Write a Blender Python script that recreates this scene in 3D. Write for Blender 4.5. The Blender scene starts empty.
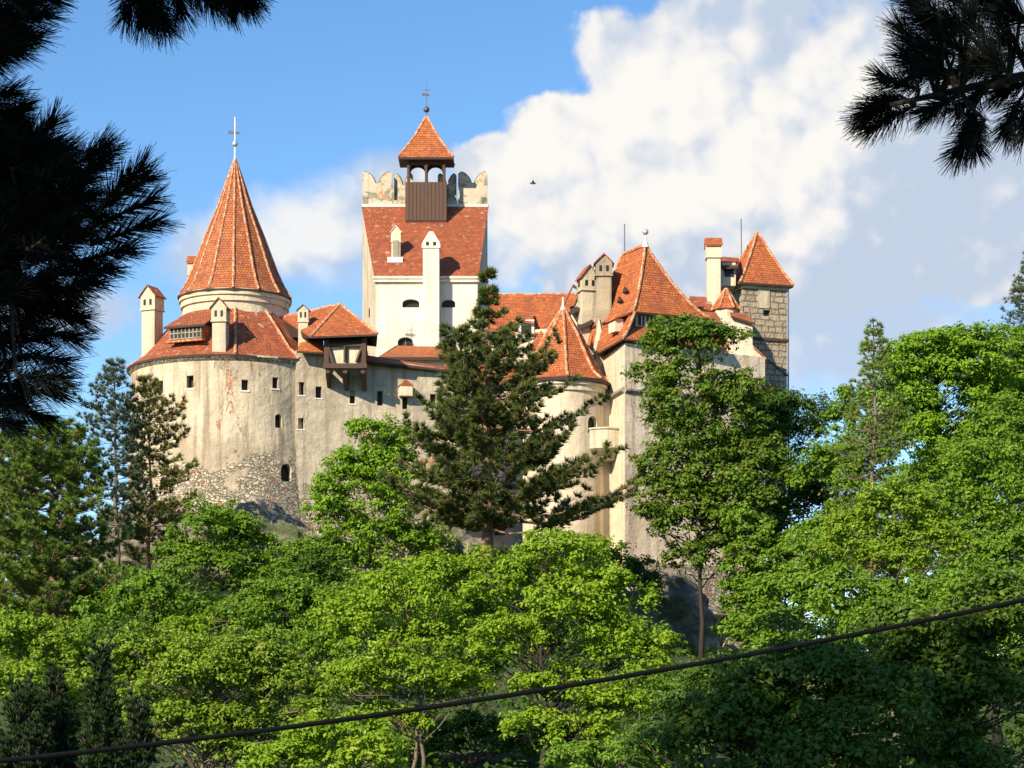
import bpy, math, random
import numpy as np
from math import sin, cos, pi, radians, sqrt
scene = bpy.context.scene
COL = scene.collection

# ------------------------------------------------------------------ camera, sky, sun, exposure
F, HY, CZ = 2309.0, 760.0, 1.7            # focal length in pixels, horizon row, eye height
cam_d = bpy.data.cameras.new('camera'); cam = bpy.data.objects.new('camera', cam_d); COL.objects.link(cam)
cam.location = (0, 0, CZ); cam.rotation_euler = (pi/2, 0, 0)
cam_d.sensor_width = 36; cam_d.lens = 36*F/1024
cam_d.shift_y = (HY-384)/1024
cam_d.clip_start = 0.1; cam_d.clip_end = 20000
scene.camera = cam

SUN = np.array((0.528, 0.675, -0.515)); SUN /= np.linalg.norm(SUN)      # direction the light travels
sun_el = math.asin(-SUN[2]); sun_az = math.atan2(-SUN[0], -SUN[1])   # azimuth from +Y, clockwise
sd = bpy.data.lights.new('sun', 'SUN'); sd.energy = 5.0; sd.angle = radians(0.5); sd.color = (1.0, 0.86, 0.64)
so = bpy.data.objects.new('sun', sd); COL.objects.link(so)
from mathutils import Vector, Matrix
so.rotation_euler = Vector(SUN).to_track_quat('-Z', 'Y').to_euler(); so.location = (-60, -60, 80)

scene.view_settings.view_transform = 'Standard'; scene.view_settings.look = 'None'
scene.view_settings.exposure = 0.74; scene.view_settings.gamma = 1
scene.view_settings.use_curve_mapping = False
scene.cycles.max_bounces = 4; scene.cycles.diffuse_bounces = 2; scene.cycles.glossy_bounces = 2
scene.cycles.transmission_bounces = 3; scene.cycles.transparent_max_bounces = 6
scene.cycles.use_denoising = True
scene.cycles.caustics_reflective = False; scene.cycles.caustics_refractive = False


class NT:
    """small helper for writing node trees"""
    def __init__(s, tree): s.t = tree; s.n = tree.nodes; s.l = tree.links
    def node(s, typ, **kw):
        nd = s.n.new(typ)
        for k, v in kw.items():
            if k.startswith('_'): setattr(nd, k[1:], v)
        return nd
    def put(s, sock, v):
        if isinstance(v, bpy.types.NodeSocket): s.l.new(v, sock)
        elif v is not None:
            if isinstance(v, tuple) and len(v) == 3 and sock.type == 'RGBA': v = v+(1,)
            sock.default_value = v
    def math(s, op, a, b=None, c=None, clamp=False):
        nd = s.node('ShaderNodeMath', _operation=op, _use_clamp=clamp)
        s.put(nd.inputs[0], a)
        if b is not None: s.put(nd.inputs[1], b)
        if c is not None: s.put(nd.inputs[2], c)
        return nd.outputs[0]
    def vmath(s, op, a, b=None):
        nd = s.node('ShaderNodeVectorMath', _operation=op)
        s.put(nd.inputs[0], a)
        if b is not None: s.put(nd.inputs[1], b)
        return nd.outputs['Value'] if op in ('LENGTH', 'DOT_PRODUCT', 'DISTANCE') else nd.outputs[0]
    def mix(s, f, a, b, mode='MIX'):
        nd = s.node('ShaderNodeMix', _data_type='RGBA', _blend_type=mode)
        s.put(nd.inputs[0], f); s.put(nd.inputs[6], a); s.put(nd.inputs[7], b)
        return nd.outputs[2]
    def ramp(s, f, lo, hi, a=0.0, b=1.0, smooth=True):
        nd = s.node('ShaderNodeMapRange', _interpolation_type='SMOOTHSTEP' if smooth else 'LINEAR')
        for i, v in enumerate((f, lo, hi, a, b)): s.put(nd.inputs[i], v)
        return nd.outputs[0]
    def noise(s, vec, scale, detail=4, rough=0.55, dist=0.0, color=False):
        nd = s.node('ShaderNodeTexNoise')
        s.put(nd.inputs['Vector'], vec); s.put(nd.inputs['Scale'], scale); s.put(nd.inputs['Detail'], detail)
        s.put(nd.inputs['Roughness'], rough); s.put(nd.inputs['Distortion'], dist)
        return nd.outputs['Color'] if color else nd.outputs[0]
    def vor(s, vec, scale, feature='F1', out='Distance'):
        nd = s.node('ShaderNodeTexVoronoi', _feature=feature)
        s.put(nd.inputs['Vector'], vec); s.put(nd.inputs['Scale'], scale)
        return nd.outputs[out]
    def mapping(s, vec, scale=(1, 1, 1), loc=(0, 0, 0)):
        nd = s.node('ShaderNodeMapping'); s.put(nd.inputs['Vector'], vec)
        nd.inputs['Scale'].default_value = scale; nd.inputs['Location'].default_value = loc
        return nd.outputs[0]
    def bump(s, h, strength=0.5, dist=0.1, normal=None):
        nd = s.node('ShaderNodeBump'); s.put(nd.inputs['Height'], h)
        s.put(nd.inputs['Strength'], strength); s.put(nd.inputs['Distance'], dist)
        if normal is not None: s.put(nd.inputs['Normal'], normal)
        return nd.outputs[0]
    def sep(s, vec):
        nd = s.node('ShaderNodeSeparateXYZ'); s.put(nd.inputs[0], vec); return nd.outputs


# sky: Nishita daylight with cumulus built from noise in direction space
world = bpy.data.worlds.new('World'); scene.world = world; world.use_nodes = True
N = NT(world.node_tree); N.n.clear()
SKY_STRENGTH = 0.078
sky = N.node('ShaderNodeTexSky', _sky_type='NISHITA'); sky.sun_disc = False
sky.sun_elevation = sun_el; sky.sun_rotation = sun_az
sky.air_density = 1.0; sky.dust_density = 0.0; sky.ozone_density = 3.0; sky.altitude = 900
hsv = N.node('ShaderNodeHueSaturation'); hsv.inputs['Saturation'].default_value = 1.16
hsv.inputs['Hue'].default_value = 0.5; hsv.inputs['Value'].default_value = 1.42
N.l.new(sky.outputs[0], hsv.inputs['Color'])
blue = hsv.outputs[0]
dirv = N.node('ShaderNodeTexCoord').outputs['Generated']
dirv = N.vmath('NORMALIZE', dirv)

def pdir(px, py):
    v = np.array(((px-512)/F, 1.0, (HY-py)/F)); return tuple(v/np.linalg.norm(v))

warp = N.noise(dirv, 9.0, 3, 0.5, color=True)
warp = N.vmath('SUBTRACT', warp, (0.5, 0.5, 0.5))
wd = N.node('ShaderNodeVectorMath', _operation='SCALE'); N.l.new(warp, wd.inputs[0]); wd.inputs['Scale'].default_value = 0.055
dw = N.vmath('ADD', dirv, wd.outputs[0])
fine = N.noise(dw, 30.0, 6, 0.55)
big = N.noise(dw, 8.0, 5, 0.5)
fine0 = N.math('SUBTRACT', fine, 0.5)

def billow(vec, scale=21.0):
    nd = N.node('ShaderNodeTexVoronoi', _feature='F1'); N.l.new(vec, nd.inputs['Vector'])
    nd.inputs['Scale'].default_value = scale
    nd.inputs['Detail'].default_value = 2.0; nd.inputs['Roughness'].default_value = 0.55; nd.inputs['Lacunarity'].default_value = 2.3
    return nd.outputs['Distance']
w2 = N.node('ShaderNodeVectorMath', _operation='SCALE'); N.l.new(N.vmath('SUBTRACT', N.noise(dirv, 40.0, 4, 0.6, color=True), (0.5, 0.5, 0.5)), w2.inputs[0]); w2.inputs['Scale'].default_value = 0.016
db = N.vmath('ADD', dirv, w2.outputs[0])
bil = billow(db)
# the same billows a little way towards the light: their difference shades them
relief = N.math('SUBTRACT', billow(N.vmath('ADD', db, (-0.006, 0.0, 0.009))), bil)
puffy = N.math('SUBTRACT', 0.42, bil)

def blob(px, py, rx, ry, vec=dirv):
    d = N.vmath('SUBTRACT', vec, pdir(px, py))
    k = N.node('ShaderNodeVectorMath', _operation='MULTIPLY'); N.l.new(d, k.inputs[0])
    k.inputs[1].default_value = (F/rx, 8.0, F/ry)
    return N.math('SUBTRACT', 1.0, N.vmath('LENGTH', k.outputs[0]))

def union(lst, k=0.25):
    m = lst[0]
    for b in lst[1:]:
        nd = N.node('ShaderNodeMath', _operation='SMOOTH_MAX'); N.l.new(m, nd.inputs[0]); N.l.new(b, nd.inputs[1]); nd.inputs[2].default_value = k
        m = nd.outputs[0]
    return m

puff = union([blob(*b) for b in ((680, 75, 110, 80), (632, 80, 45, 40), (560, 128, 45, 36), (600, 150, 105, 70), (545, 185, 105, 75), (650, 225, 150, 110),
                                 (800, 110, 230, 160), (930, 200, 250, 110), (1050, 90, 220, 200), (640, 305, 110, 60), (850, 270, 150, 60), (770, 0, 70, 60),
                                 (500, 165, 60, 40))])
puff_a = N.ramp(N.math('ADD', N.math('ADD', puff, N.math('MULTIPLY', puffy, 0.42)), N.math('ADD', N.math('MULTIPLY', fine0, 0.45), N.math('MULTIPLY', N.math('SUBTRACT', big, 0.5), 0.35))), -0.10, 0.05)
soft = union([blob(*b) for b in ((335, 235, 110, 62), (270, 250, 90, 40), (215, 255, 60, 40), (400, 190, 70, 40), (880, 330, 190, 60), (700, 320, 120, 50), 
                                 (510, 240, 50, 60), (30, 310, 120, 30))])
soft_a = N.math('MULTIPLY', N.ramp(N.math('ADD', soft, N.math('MULTIPLY', fine0, 1.3)), -0.1, 0.6), 0.9)
other = N.ramp(N.noise(dirv, 2.3, 8, 0.6), 0.56, 0.78)                   # clouds elsewhere in the sky
sp = N.sep(dirv)
behind = N.ramp(sp[1], 0.90, 0.70)
alpha = N.math('MAXIMUM', N.math('MAXIMUM', puff_a, soft_a), N.math('MULTIPLY', N.math('MULTIPLY', other, behind), 0.8))
litm = union([blob(*b) for b in ((705, 100, 150, 85), (625, 110, 95, 75), (670, 195, 150, 75), (550, 165, 100, 65), (750, 170, 110, 70), (300, 225, 90, 50), (500, 190, 50, 50))], 0.3)
litm = N.math('MAXIMUM', litm, -0.62)
lit = N.ramp(N.math('ADD', N.math('ADD', litm, N.math('MULTIPLY', relief, 1.5)), N.math('ADD', N.math('MULTIPLY', puffy, 0.35), N.math('ADD', N.math('MULTIPLY', fine0, 0.8), N.math('MULTIPLY', N.math('SUBTRACT', big, 0.5), 0.55)))), -0.75, 0.62)
k_ = 1.0/SKY_STRENGTH
ccol = N.mix(lit, (0.33*k_, 0.385*k_, 0.475*k_), (0.59*k_, 0.572*k_, 0.545*k_))
skycol = N.mix(alpha, blue, ccol)
bg = N.node('ShaderNodeBackground'); N.l.new(skycol, bg.inputs['Color']); bg.inputs['Strength'].default_value = SKY_STRENGTH
wo = N.node('ShaderNodeOutputWorld'); N.l.new(bg.outputs[0], wo.inputs['Surface'])

# ------------------------------------------------------------------ materials
MATS = {}
def material(name):
    m = bpy.data.materials.new(name); m.use_nodes = True
    nt = NT(m.node_tree); b = m.node_tree.nodes['Principled BSDF']
    MATS[name] = m
    return m, nt, b

def tile_mat(name, c1, c2, dark, age=0.5, specks=0.0):
    m, n, b = material(name)
    tc = n.node('ShaderNodeTexCoord'); uv = tc.outputs['UV']; ob = tc.outputs['Object']
    br = n.node('ShaderNodeTexBrick'); n.l.new(uv, br.inputs['Vector']); br.inputs['Scale'].default_value = 1
    br.offset = 0.5
    br.inputs['Brick Width'].default_value = 0.24; br.inputs['Row Height'].default_value = 0.21
    br.inputs['Mortar Size'].default_value = 0.022; br.inputs['Mortar Smooth'].default_value = 0.4
    n.put(br.inputs['Color1'], c1); n.put(br.inputs['Color2'], c2); n.put(br.inputs['Mortar'], tuple(0.35*x for x in dark))
    ag = n.ramp(n.noise(ob, 0.55, 5, 0.65), 0.45, 0.75)
    c = n.mix(n.math('MULTIPLY', ag, age), br.outputs['Color'], dark)
    ag2 = n.ramp(n.noise(ob, 3.0, 3, 0.6), 0.52, 0.75)
    c = n.mix(n.math('MULTIPLY', ag2, 0.55), c, tuple(min(1, 1.35*x+0.05) for x in c1))
    v = n.vor(ob, 3.3, 'F1', 'Color'); vs = n.sep(v)
    c = n.mix(n.ramp(vs[0], 0.70, 0.95, 0, 0.55), c, dark)
    if specks:
        sp_ = n.ramp(n.noise(ob, 1.7, 2, 0.4), 0.66, 0.70, 0, specks)
        c = n.mix(sp_, c, (0.55, 0.46, 0.36))
    n.l.new(c, b.inputs['Base Color'])
    b.inputs['Roughness'].default_value = 0.8
    sv = n.sep(uv); saw = n.math('FRACT', n.math('DIVIDE', sv[1], 0.21))   # each course steps out at its lower edge
    h = n.math('ADD', n.math('MULTIPLY', br.outputs['Fac'], -0.7), n.math('MULTIPLY', saw, -0.8))
    h = n.math('ADD', h, n.math('MULTIPLY', n.noise(ob, 7.0, 3), 0.9))
    n.l.new(n.bump(h, 0.8, 0.05), b.inputs['Normal'])
    return m
tile_mat('tile_orange', (0.57, 0.168, 0.038), (0.41, 0.105, 0.026), (0.22, 0.055, 0.024), 0.85)
tile_mat('tile_spire', (0.54, 0.168, 0.045), (0.36, 0.10, 0.033), (0.22, 0.066, 0.034), 0.85)
tile_mat('tile_old', (0.47, 0.122, 0.036), (0.31, 0.072, 0.027), (0.17, 0.05, 0.026), 0.6, 0.45)

def plaster_mat(name, base, stain, amt=0.5, rub=False, patch=0.0):
    m, n, b = material(name)
    ob = n.node('ShaderNodeTexCoord').outputs['Object']
    st = n.ramp(n.noise(n.mapping(ob, (1, 1, 0.22)), 0.9, 6, 0.62), 0.42, 0.72)
    c = n.mix(n.math('MULTIPLY', st, amt), base, stain)
    st2 = n.ramp(n.noise(ob, 0.33, 5, 0.6, 0.6), 0.48, 0.62)
    c = n.mix(n.math('MULTIPLY', st2, amt*0.75), c, tuple(0.72*x for x in stain))
    sk = n.ramp(n.noise(n.mapping(ob, (1.7, 1.7, 0.085), (5, 2, 0)), 1.0, 7, 0.62), 0.46, 0.68)
    c = n.mix(n.math('MULTIPLY', sk, min(0.85, amt*1.1)), c, tuple(0.50*x for x in stain))
    c = n.mix(n.ramp(n.noise(ob, 6.0, 3), 0.4, 0.8, 0, 0.25), c, tuple(min(1, x*1.18) for x in base))
    h = n.math('ADD', n.math('MULTIPLY', n.noise(ob, 1.1, 6, 0.6), 1.0), n.math('MULTIPLY', n.noise(ob, 9.0, 3), 0.12))
    if patch:
        # bare brick where the plaster has dropped off, in tall ragged strips
        pm = n.ramp(n.noise(n.mapping(ob, (1, 1, 0.35), (3, 1, 0)), 0.62, 6, 0.68, 0.8), 0.60, 0.635)
        pc = n.mix(n.ramp(n.noise(ob, 2.6, 3), 0.4, 0.6), (0.42, 0.17, 0.075), (0.50, 0.37, 0.24))
        c = n.mix(n.math('MULTIPLY', pm, patch), c, pc)
        h = n.math('SUBTRACT', h, n.math('MULTIPLY', pm, 0.5))
        cr = n.ramp(n.vor(n.vmath('ADD', ob, n.noise(ob, 0.8, 4, color=True)), 0.17, 'DISTANCE_TO_EDGE'), 0.0, 0.008, 1, 0)
        c = n.mix(n.math('MULTIPLY', cr, 0.28), c, (0.16, 0.12, 0.085))
    if rub:
        z = n.sep(ob)
        # rubble masonry shows low down where no plaster is left
        wv = n.vmath('ADD', n.mapping(ob, (1, 1, 1.6)), n.noise(ob, 2.0, 2, color=True))
        ed = n.vor(wv, 3.0, 'DISTANCE_TO_EDGE'); vc = n.sep(n.vor(wv, 3.0, 'F1', 'Color'))
        scol = n.mix(vc[0], (0.34, 0.29, 0.22), (0.66, 0.58, 0.45))
        scol = n.mix(n.ramp(vc[1], 0.94, 0.96), scol, (0.40, 0.19, 0.10))
        joint = n.ramp(ed, 0.02, 0.14)
        scol = n.mix(joint, (0.21, 0.18, 0.135), scol)
        lim = n.math('ADD', z[2], n.math('MULTIPLY', n.math('SUBTRACT', n.noise(ob, 0.30, 9, 0.68), 0.5), 17.0))
        rm = n.ramp(lim, rub+0.22, rub-0.22)
        c = n.mix(rm, c, scol)
        h = n.math('ADD', n.math('MULTIPLY', h, n.math('SUBTRACT', 1.0, rm)), n.math('MULTIPLY', rm, n.math('MULTIPLY', joint, 1.3)))
    n.l.new(c, b.inputs['Base Color']); b.inputs['Roughness'].default_value = 0.92
    b.inputs['Specular IOR Level'].default_value = 0.2
    n.l.new(n.bump(h, 0.75, 0.2 if rub else 0.16), b.inputs['Normal'])
    return m
plaster_mat('plaster_bastion', (0.575, 0.49, 0.36), (0.46, 0.375, 0.27), 0.9, rub=11.3, patch=1.0)
plaster_mat('plaster_wall', (0.50, 0.435, 0.33), (0.42, 0.355, 0.265), 0.7, rub=11.0, patch=0.9)
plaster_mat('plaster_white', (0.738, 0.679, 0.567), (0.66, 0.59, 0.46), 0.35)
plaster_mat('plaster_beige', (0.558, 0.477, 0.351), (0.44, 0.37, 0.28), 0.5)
plaster_mat('plaster_cream', (0.666, 0.567, 0.419), (0.58, 0.48, 0.34), 0.45)
plaster_mat('plaster_pink', (0.702, 0.581, 0.441), (0.60, 0.48, 0.35), 0.6, patch=0.25)
plaster_mat('plaster_sooty', (0.396, 0.333, 0.239), (0.25, 0.21, 0.16), 0.8)
plaster_mat('plaster_chimney', (0.540, 0.468, 0.342), (0.36, 0.31, 0.24), 0.6)
plaster_mat('plaster_grey', (0.306, 0.270, 0.211), (0.23, 0.205, 0.165), 0.7)
def painted():
    m, n, b = material('painted_parapet')
    ob = n.node('ShaderNodeTexCoord').outputs['Object']
    f = n.noise(ob, 1.1, 5, 0.6, 1.0)
    c = n.mix(n.ramp(f, 0.57, 0.61), (0.50, 0.43, 0.325), (0.46, 0.20, 0.085))
    c = n.mix(n.ramp(n.noise(n.mapping(ob, (1, 1, 1), (7, 3, 2)), 0.9, 5, 0.6, 1.0), 0.52, 0.57), c, (0.24, 0.23, 0.16))
    c = n.mix(n.ramp(n.noise(ob, 3.0, 5, 0.7), 0.5, 0.75, 0, 0.6), c, (0.68, 0.60, 0.47))
    n.l.new(c, b.inputs['Base Color']); b.inputs['Roughness'].default_value = 0.9
    n.l.new(n.bump(f, 0.5, 0.1), b.inputs['Normal'])
painted()
plaster_mat('rubble', (0.324, 0.288, 0.234), (0.25, 0.22, 0.18), 0.7, rub=60.0)

def simple(name, col, rough=0.7, metal=0.0, noise_amt=0.3, scale=6.0, spec=0.5, stretch=(1, 1, 1)):
    m, n, b = material(name)
    ob = n.node('ShaderNodeTexCoord').outputs['Object']
    f = n.noise(n.mapping(ob, stretch), scale, 4, 0.6)
    c = n.mix(f, tuple(x*(1-noise_amt) for x in col), tuple(min(1, x*(1+noise_amt)) for x in col))
    n.l.new(c, b.inputs['Base Color']); b.inputs['Roughness'].default_value = rough
    b.inputs['Metallic'].default_value = metal; b.inputs['Specular IOR Level'].default_value = spec
    n.l.new(n.bump(f, 0.3, 0.03), b.inputs['Normal'])
    return m
def ridge_mat():
    m, n, b = material('ridge_tiles')
    ob = n.node('ShaderNodeTexCoord').outputs['Object']
    f = n.ramp(n.noise(ob, 4.0, 2, 0.5), 0.42, 0.58)
    n.l.new(n.mix(f, (0.44, 0.14, 0.05), (0.54, 0.34, 0.21)), b.inputs['Base Color']); b.inputs['Roughness'].default_value = 0.9
    n.l.new(n.bump(f, 0.6, 0.06), b.inputs['Normal'])
ridge_mat()
simple('timber', (0.070, 0.034, 0.021), 0.75, stretch=(4, 4, 0.5))
simple('boards', (0.082, 0.040, 0.024), 0.7, noise_amt=0.45, scale=5, stretch=(3, 3, 0.3))
simple('soffit', (0.045, 0.026, 0.02), 0.85)
simple('opening', (0.018, 0.014, 0.012), 0.45, spec=0.3)
simple('window_bar', (0.28, 0.22, 0.16), 0.7)
simple('white_trim', (0.72, 0.68, 0.60), 0.8)
simple('metal_pale', (0.55, 0.57, 0.60), 0.4, 0.6)
simple('metal_dark', (0.10, 0.10, 0.12), 0.5, 0.5)
simple('slate_cap', (0.12, 0.115, 0.12), 0.7)
simple('door_red', (0.13, 0.022, 0.02), 0.6)
simple('cable_black', (0.003, 0.003, 0.004), 0.7, spec=0.15)
simple('bird_dark', (0.05, 0.045, 0.04), 0.8)
simple('bark_pine', (0.26, 0.15, 0.095), 0.95, noise_amt=0.5, scale=3, stretch=(3, 3, 0.6))
simple('bark_grey', (0.16, 0.125, 0.09), 0.95, noise_amt=0.5, scale=3, stretch=(3, 3, 0.6))
simple('bark_pale', (0.36, 0.31, 0.23), 0.95, noise_amt=0.4, scale=3, stretch=(3, 3, 0.6))
simple('bark_dark', (0.035, 0.028, 0.022), 0.95, noise_amt=0.4, scale=8)

def ashlar():
    m, n, b = material('ashlar')
    tc = n.node('ShaderNodeTexCoord'); uv = tc.outputs['UV']; ob = tc.outputs['Object']
    uvw = n.vmath('ADD', uv, n.vmath('SCALE', n.vmath('SUBTRACT', n.noise(ob, 1.2, 2, color=True), (0.5, 0.5, 0.5))))
    wn = [nd for nd in n.n if nd.type == 'VECT_MATH' and nd.operation == 'SCALE'][0]; wn.inputs['Scale'].default_value = 0.34
    br = n.node('ShaderNodeTexBrick'); n.l.new(uvw, br.inputs['Vector']); br.inputs['Scale'].default_value = 1
    br.inputs['Brick Width'].default_value = 0.85; br.inputs['Row Height'].default_value = 0.5
    br.inputs['Mortar Size'].default_value = 0.055; br.inputs['Mortar Smooth'].default_value = 0.5
    br.squash = 0.75; br.squash_frequency = 3
    n.put(br.inputs['Color1'], (0.43, 0.345, 0.245)); n.put(br.inputs['Color2'], (0.30, 0.24, 0.17)); n.put(br.inputs['Mortar'], (0.15, 0.12, 0.09))
    c = n.mix(n.ramp(n.noise(ob, 1.3, 5, 0.65), 0.35, 0.75, 0, 0.6), br.outputs['Color'], (0.47, 0.40, 0.29))
    c = n.mix(n.ramp(n.noise(ob, 0.5, 4, 0.6), 0.5, 0.75, 0, 0.5), c, (0.20, 0.17, 0.14))
    n.l.new(c, b.inputs['Base Color']); b.inputs['Roughness'].default_value = 0.95
    h = n.math('ADD', n.math('MULTIPLY', br.outputs['Fac'], -1.0), n.math('MULTIPLY', n.noise(ob, 4.0, 5, 0.65), 0.9))
    n.l.new(n.bump(h, 1.0, 0.16), b.inputs['Normal'])
ashlar()

def rock_mat():
    m, n, b = material('rock')
    ob = n.node('ShaderNodeTexCoord').outputs['Object']
    f = n.noise(ob, 0.6, 8, 0.65)
    c = n.mix(n.ramp(f, 0.35, 0.7), (0.12, 0.105, 0.085), (0.36, 0.31, 0.24))
    c = n.mix(n.ramp(n.noise(ob, 0.4, 6), 0.48, 0.58, 0, 0.85), c, (0.055, 0.08, 0.022))
    n.l.new(c, b.inputs['Base Color']); b.inputs['Roughness'].default_value = 0.95
    h = n.math('ADD', f, n.math('MULTIPLY', n.vor(n.vmath('ADD', ob, n.noise(ob, 1.0, 3, color=True)), 0.8), 0.8))
    n.l.new(n.bump(h, 1.0, 0.4), b.inputs['Normal'])
rock_mat()

def ground_mat():
    m, n, b = material('ground')
    ob = n.node('ShaderNodeTexCoord').outputs['Object']
    c = n.mix(n.ramp(n.noise(ob, 0.35, 8, 0.65), 0.35, 0.65), (0.045, 0.075, 0.018), (0.085, 0.12, 0.03))
    c = n.mix(n.ramp(n.noise(ob, 0.13, 6, 0.6), 0.52, 0.66), c, (0.16, 0.115, 0.07))
    n.l.new(c, b.inputs['Base Color']); b.inputs['Roughness'].default_value = 0.95
    n.l.new(n.bump(n.noise(ob, 2.5, 6, 0.7), 1.0, 0.5), b.inputs['Normal'])
ground_mat()

def leaf_mat(name, a, b_, accent=None, acc=0.06, trans=0.38, rough=0.5):
    m, n, bs = material(name)
    g = n.node('ShaderNodeNewGeometry').outputs['Random Per Island']
    ob = n.node('ShaderNodeTexCoord').outputs['Object']
    f = n.math('ADD', n.math('MULTIPLY', g, 0.55), n.math('MULTIPLY', n.ramp(n.noise(ob, 0.45, 3), 0.3, 0.7), 0.45))
    c = n.mix(f, tuple(0.90*x for x in a), tuple(1.12*x for x in b_))
    c = n.mix(n.ramp(n.noise(ob, 0.22, 3), 0.42, 0.68, 0, 0.3), c, n.mix(f, tuple(0.6*x for x in a), tuple(0.8*x for x in a)))
    if accent: c = n.mix(n.math('GREATER_THAN', g, 1-acc), c, accent)
    n.l.new(c, bs.inputs['Base Color']); bs.inputs['Roughness'].default_value = rough
    bs.inputs['Specular IOR Level'].default_value = 0.35 if trans > 0.07 else 0.08
    tr = n.node('ShaderNodeBsdfTranslucent')
    n.l.new(n.mix(1.0, c, (1.0, 1.0, 0.45), 'MULTIPLY'), tr.inputs['Color'])
    mx = n.node('ShaderNodeMixShader'); mx.inputs[0].default_value = trans
    n.l.new(bs.outputs[0], mx.inputs[1]); n.l.new(tr.outputs[0], mx.inputs[2])
    out = [x for x in n.n if x.type == 'OUTPUT_MATERIAL'][0]; n.l.new(mx.outputs[0], out.inputs[0])
    return m
leaf_mat('leaf_bright', (0.165, 0.299, 0.011), (0.287, 0.433, 0.018), (0.34, 0.38, 0.04), 0.06)
leaf_mat('leaf_lime', (0.140, 0.287, 0.014), (0.244, 0.409, 0.022), None)
leaf_mat('leaf_mid', (0.104, 0.220, 0.013), (0.195, 0.336, 0.020), (0.24, 0.29, 0.04), 0.05)
leaf_mat('leaf_olive', (0.154, 0.256, 0.016), (0.251, 0.378, 0.025), (0.319, 0.360, 0.050), 0.10)
leaf_mat('leaf_dark', (0.049, 0.110, 0.011), (0.098, 0.183, 0.018), (0.16, 0.21, 0.03), 0.05)
leaf_mat('leaf_ash', (0.088, 0.172, 0.013), (0.155, 0.255, 0.020), (0.33, 0.26, 0.04), 0.03)
leaf_mat('leaf_yellow', (0.161, 0.281, 0.013), (0.258, 0.397, 0.022), (0.320, 0.350, 0.040), 0.10)
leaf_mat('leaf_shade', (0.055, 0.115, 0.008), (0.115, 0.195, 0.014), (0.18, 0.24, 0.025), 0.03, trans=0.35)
leaf_mat('needle_lit', (0.10, 0.125, 0.024), (0.19, 0.20, 0.038), (0.26, 0.17, 0.05), 0.04, trans=0.12)
leaf_mat('needle_green', (0.095, 0.165, 0.026), (0.190, 0.275, 0.040), None, trans=0.12)
leaf_mat('needle_olive', (0.058, 0.090, 0.020), (0.125, 0.158, 0.032), (0.20, 0.18, 0.05), 0.05, trans=0.12)
leaf_mat('needle_blue', (0.060, 0.100, 0.056), (0.115, 0.160, 0.090), None, trans=0.1)
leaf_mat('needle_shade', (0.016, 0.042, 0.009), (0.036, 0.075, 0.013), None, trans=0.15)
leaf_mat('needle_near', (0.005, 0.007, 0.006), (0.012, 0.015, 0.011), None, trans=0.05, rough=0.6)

# ------------------------------------------------------------------ mesh helpers
ORG = {}
def V(*a): return np.array(a, float)
def S(Y): return F/Y
def PX(px, Y): return (px-512)*Y/F
def PZ(py, Y): return CZ+(HY-py)*Y/F
def P(px, py, Y): return V(PX(px, Y), Y, PZ(py, Y))
def unit(v): return v/max(1e-9, np.linalg.norm(v))

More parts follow.
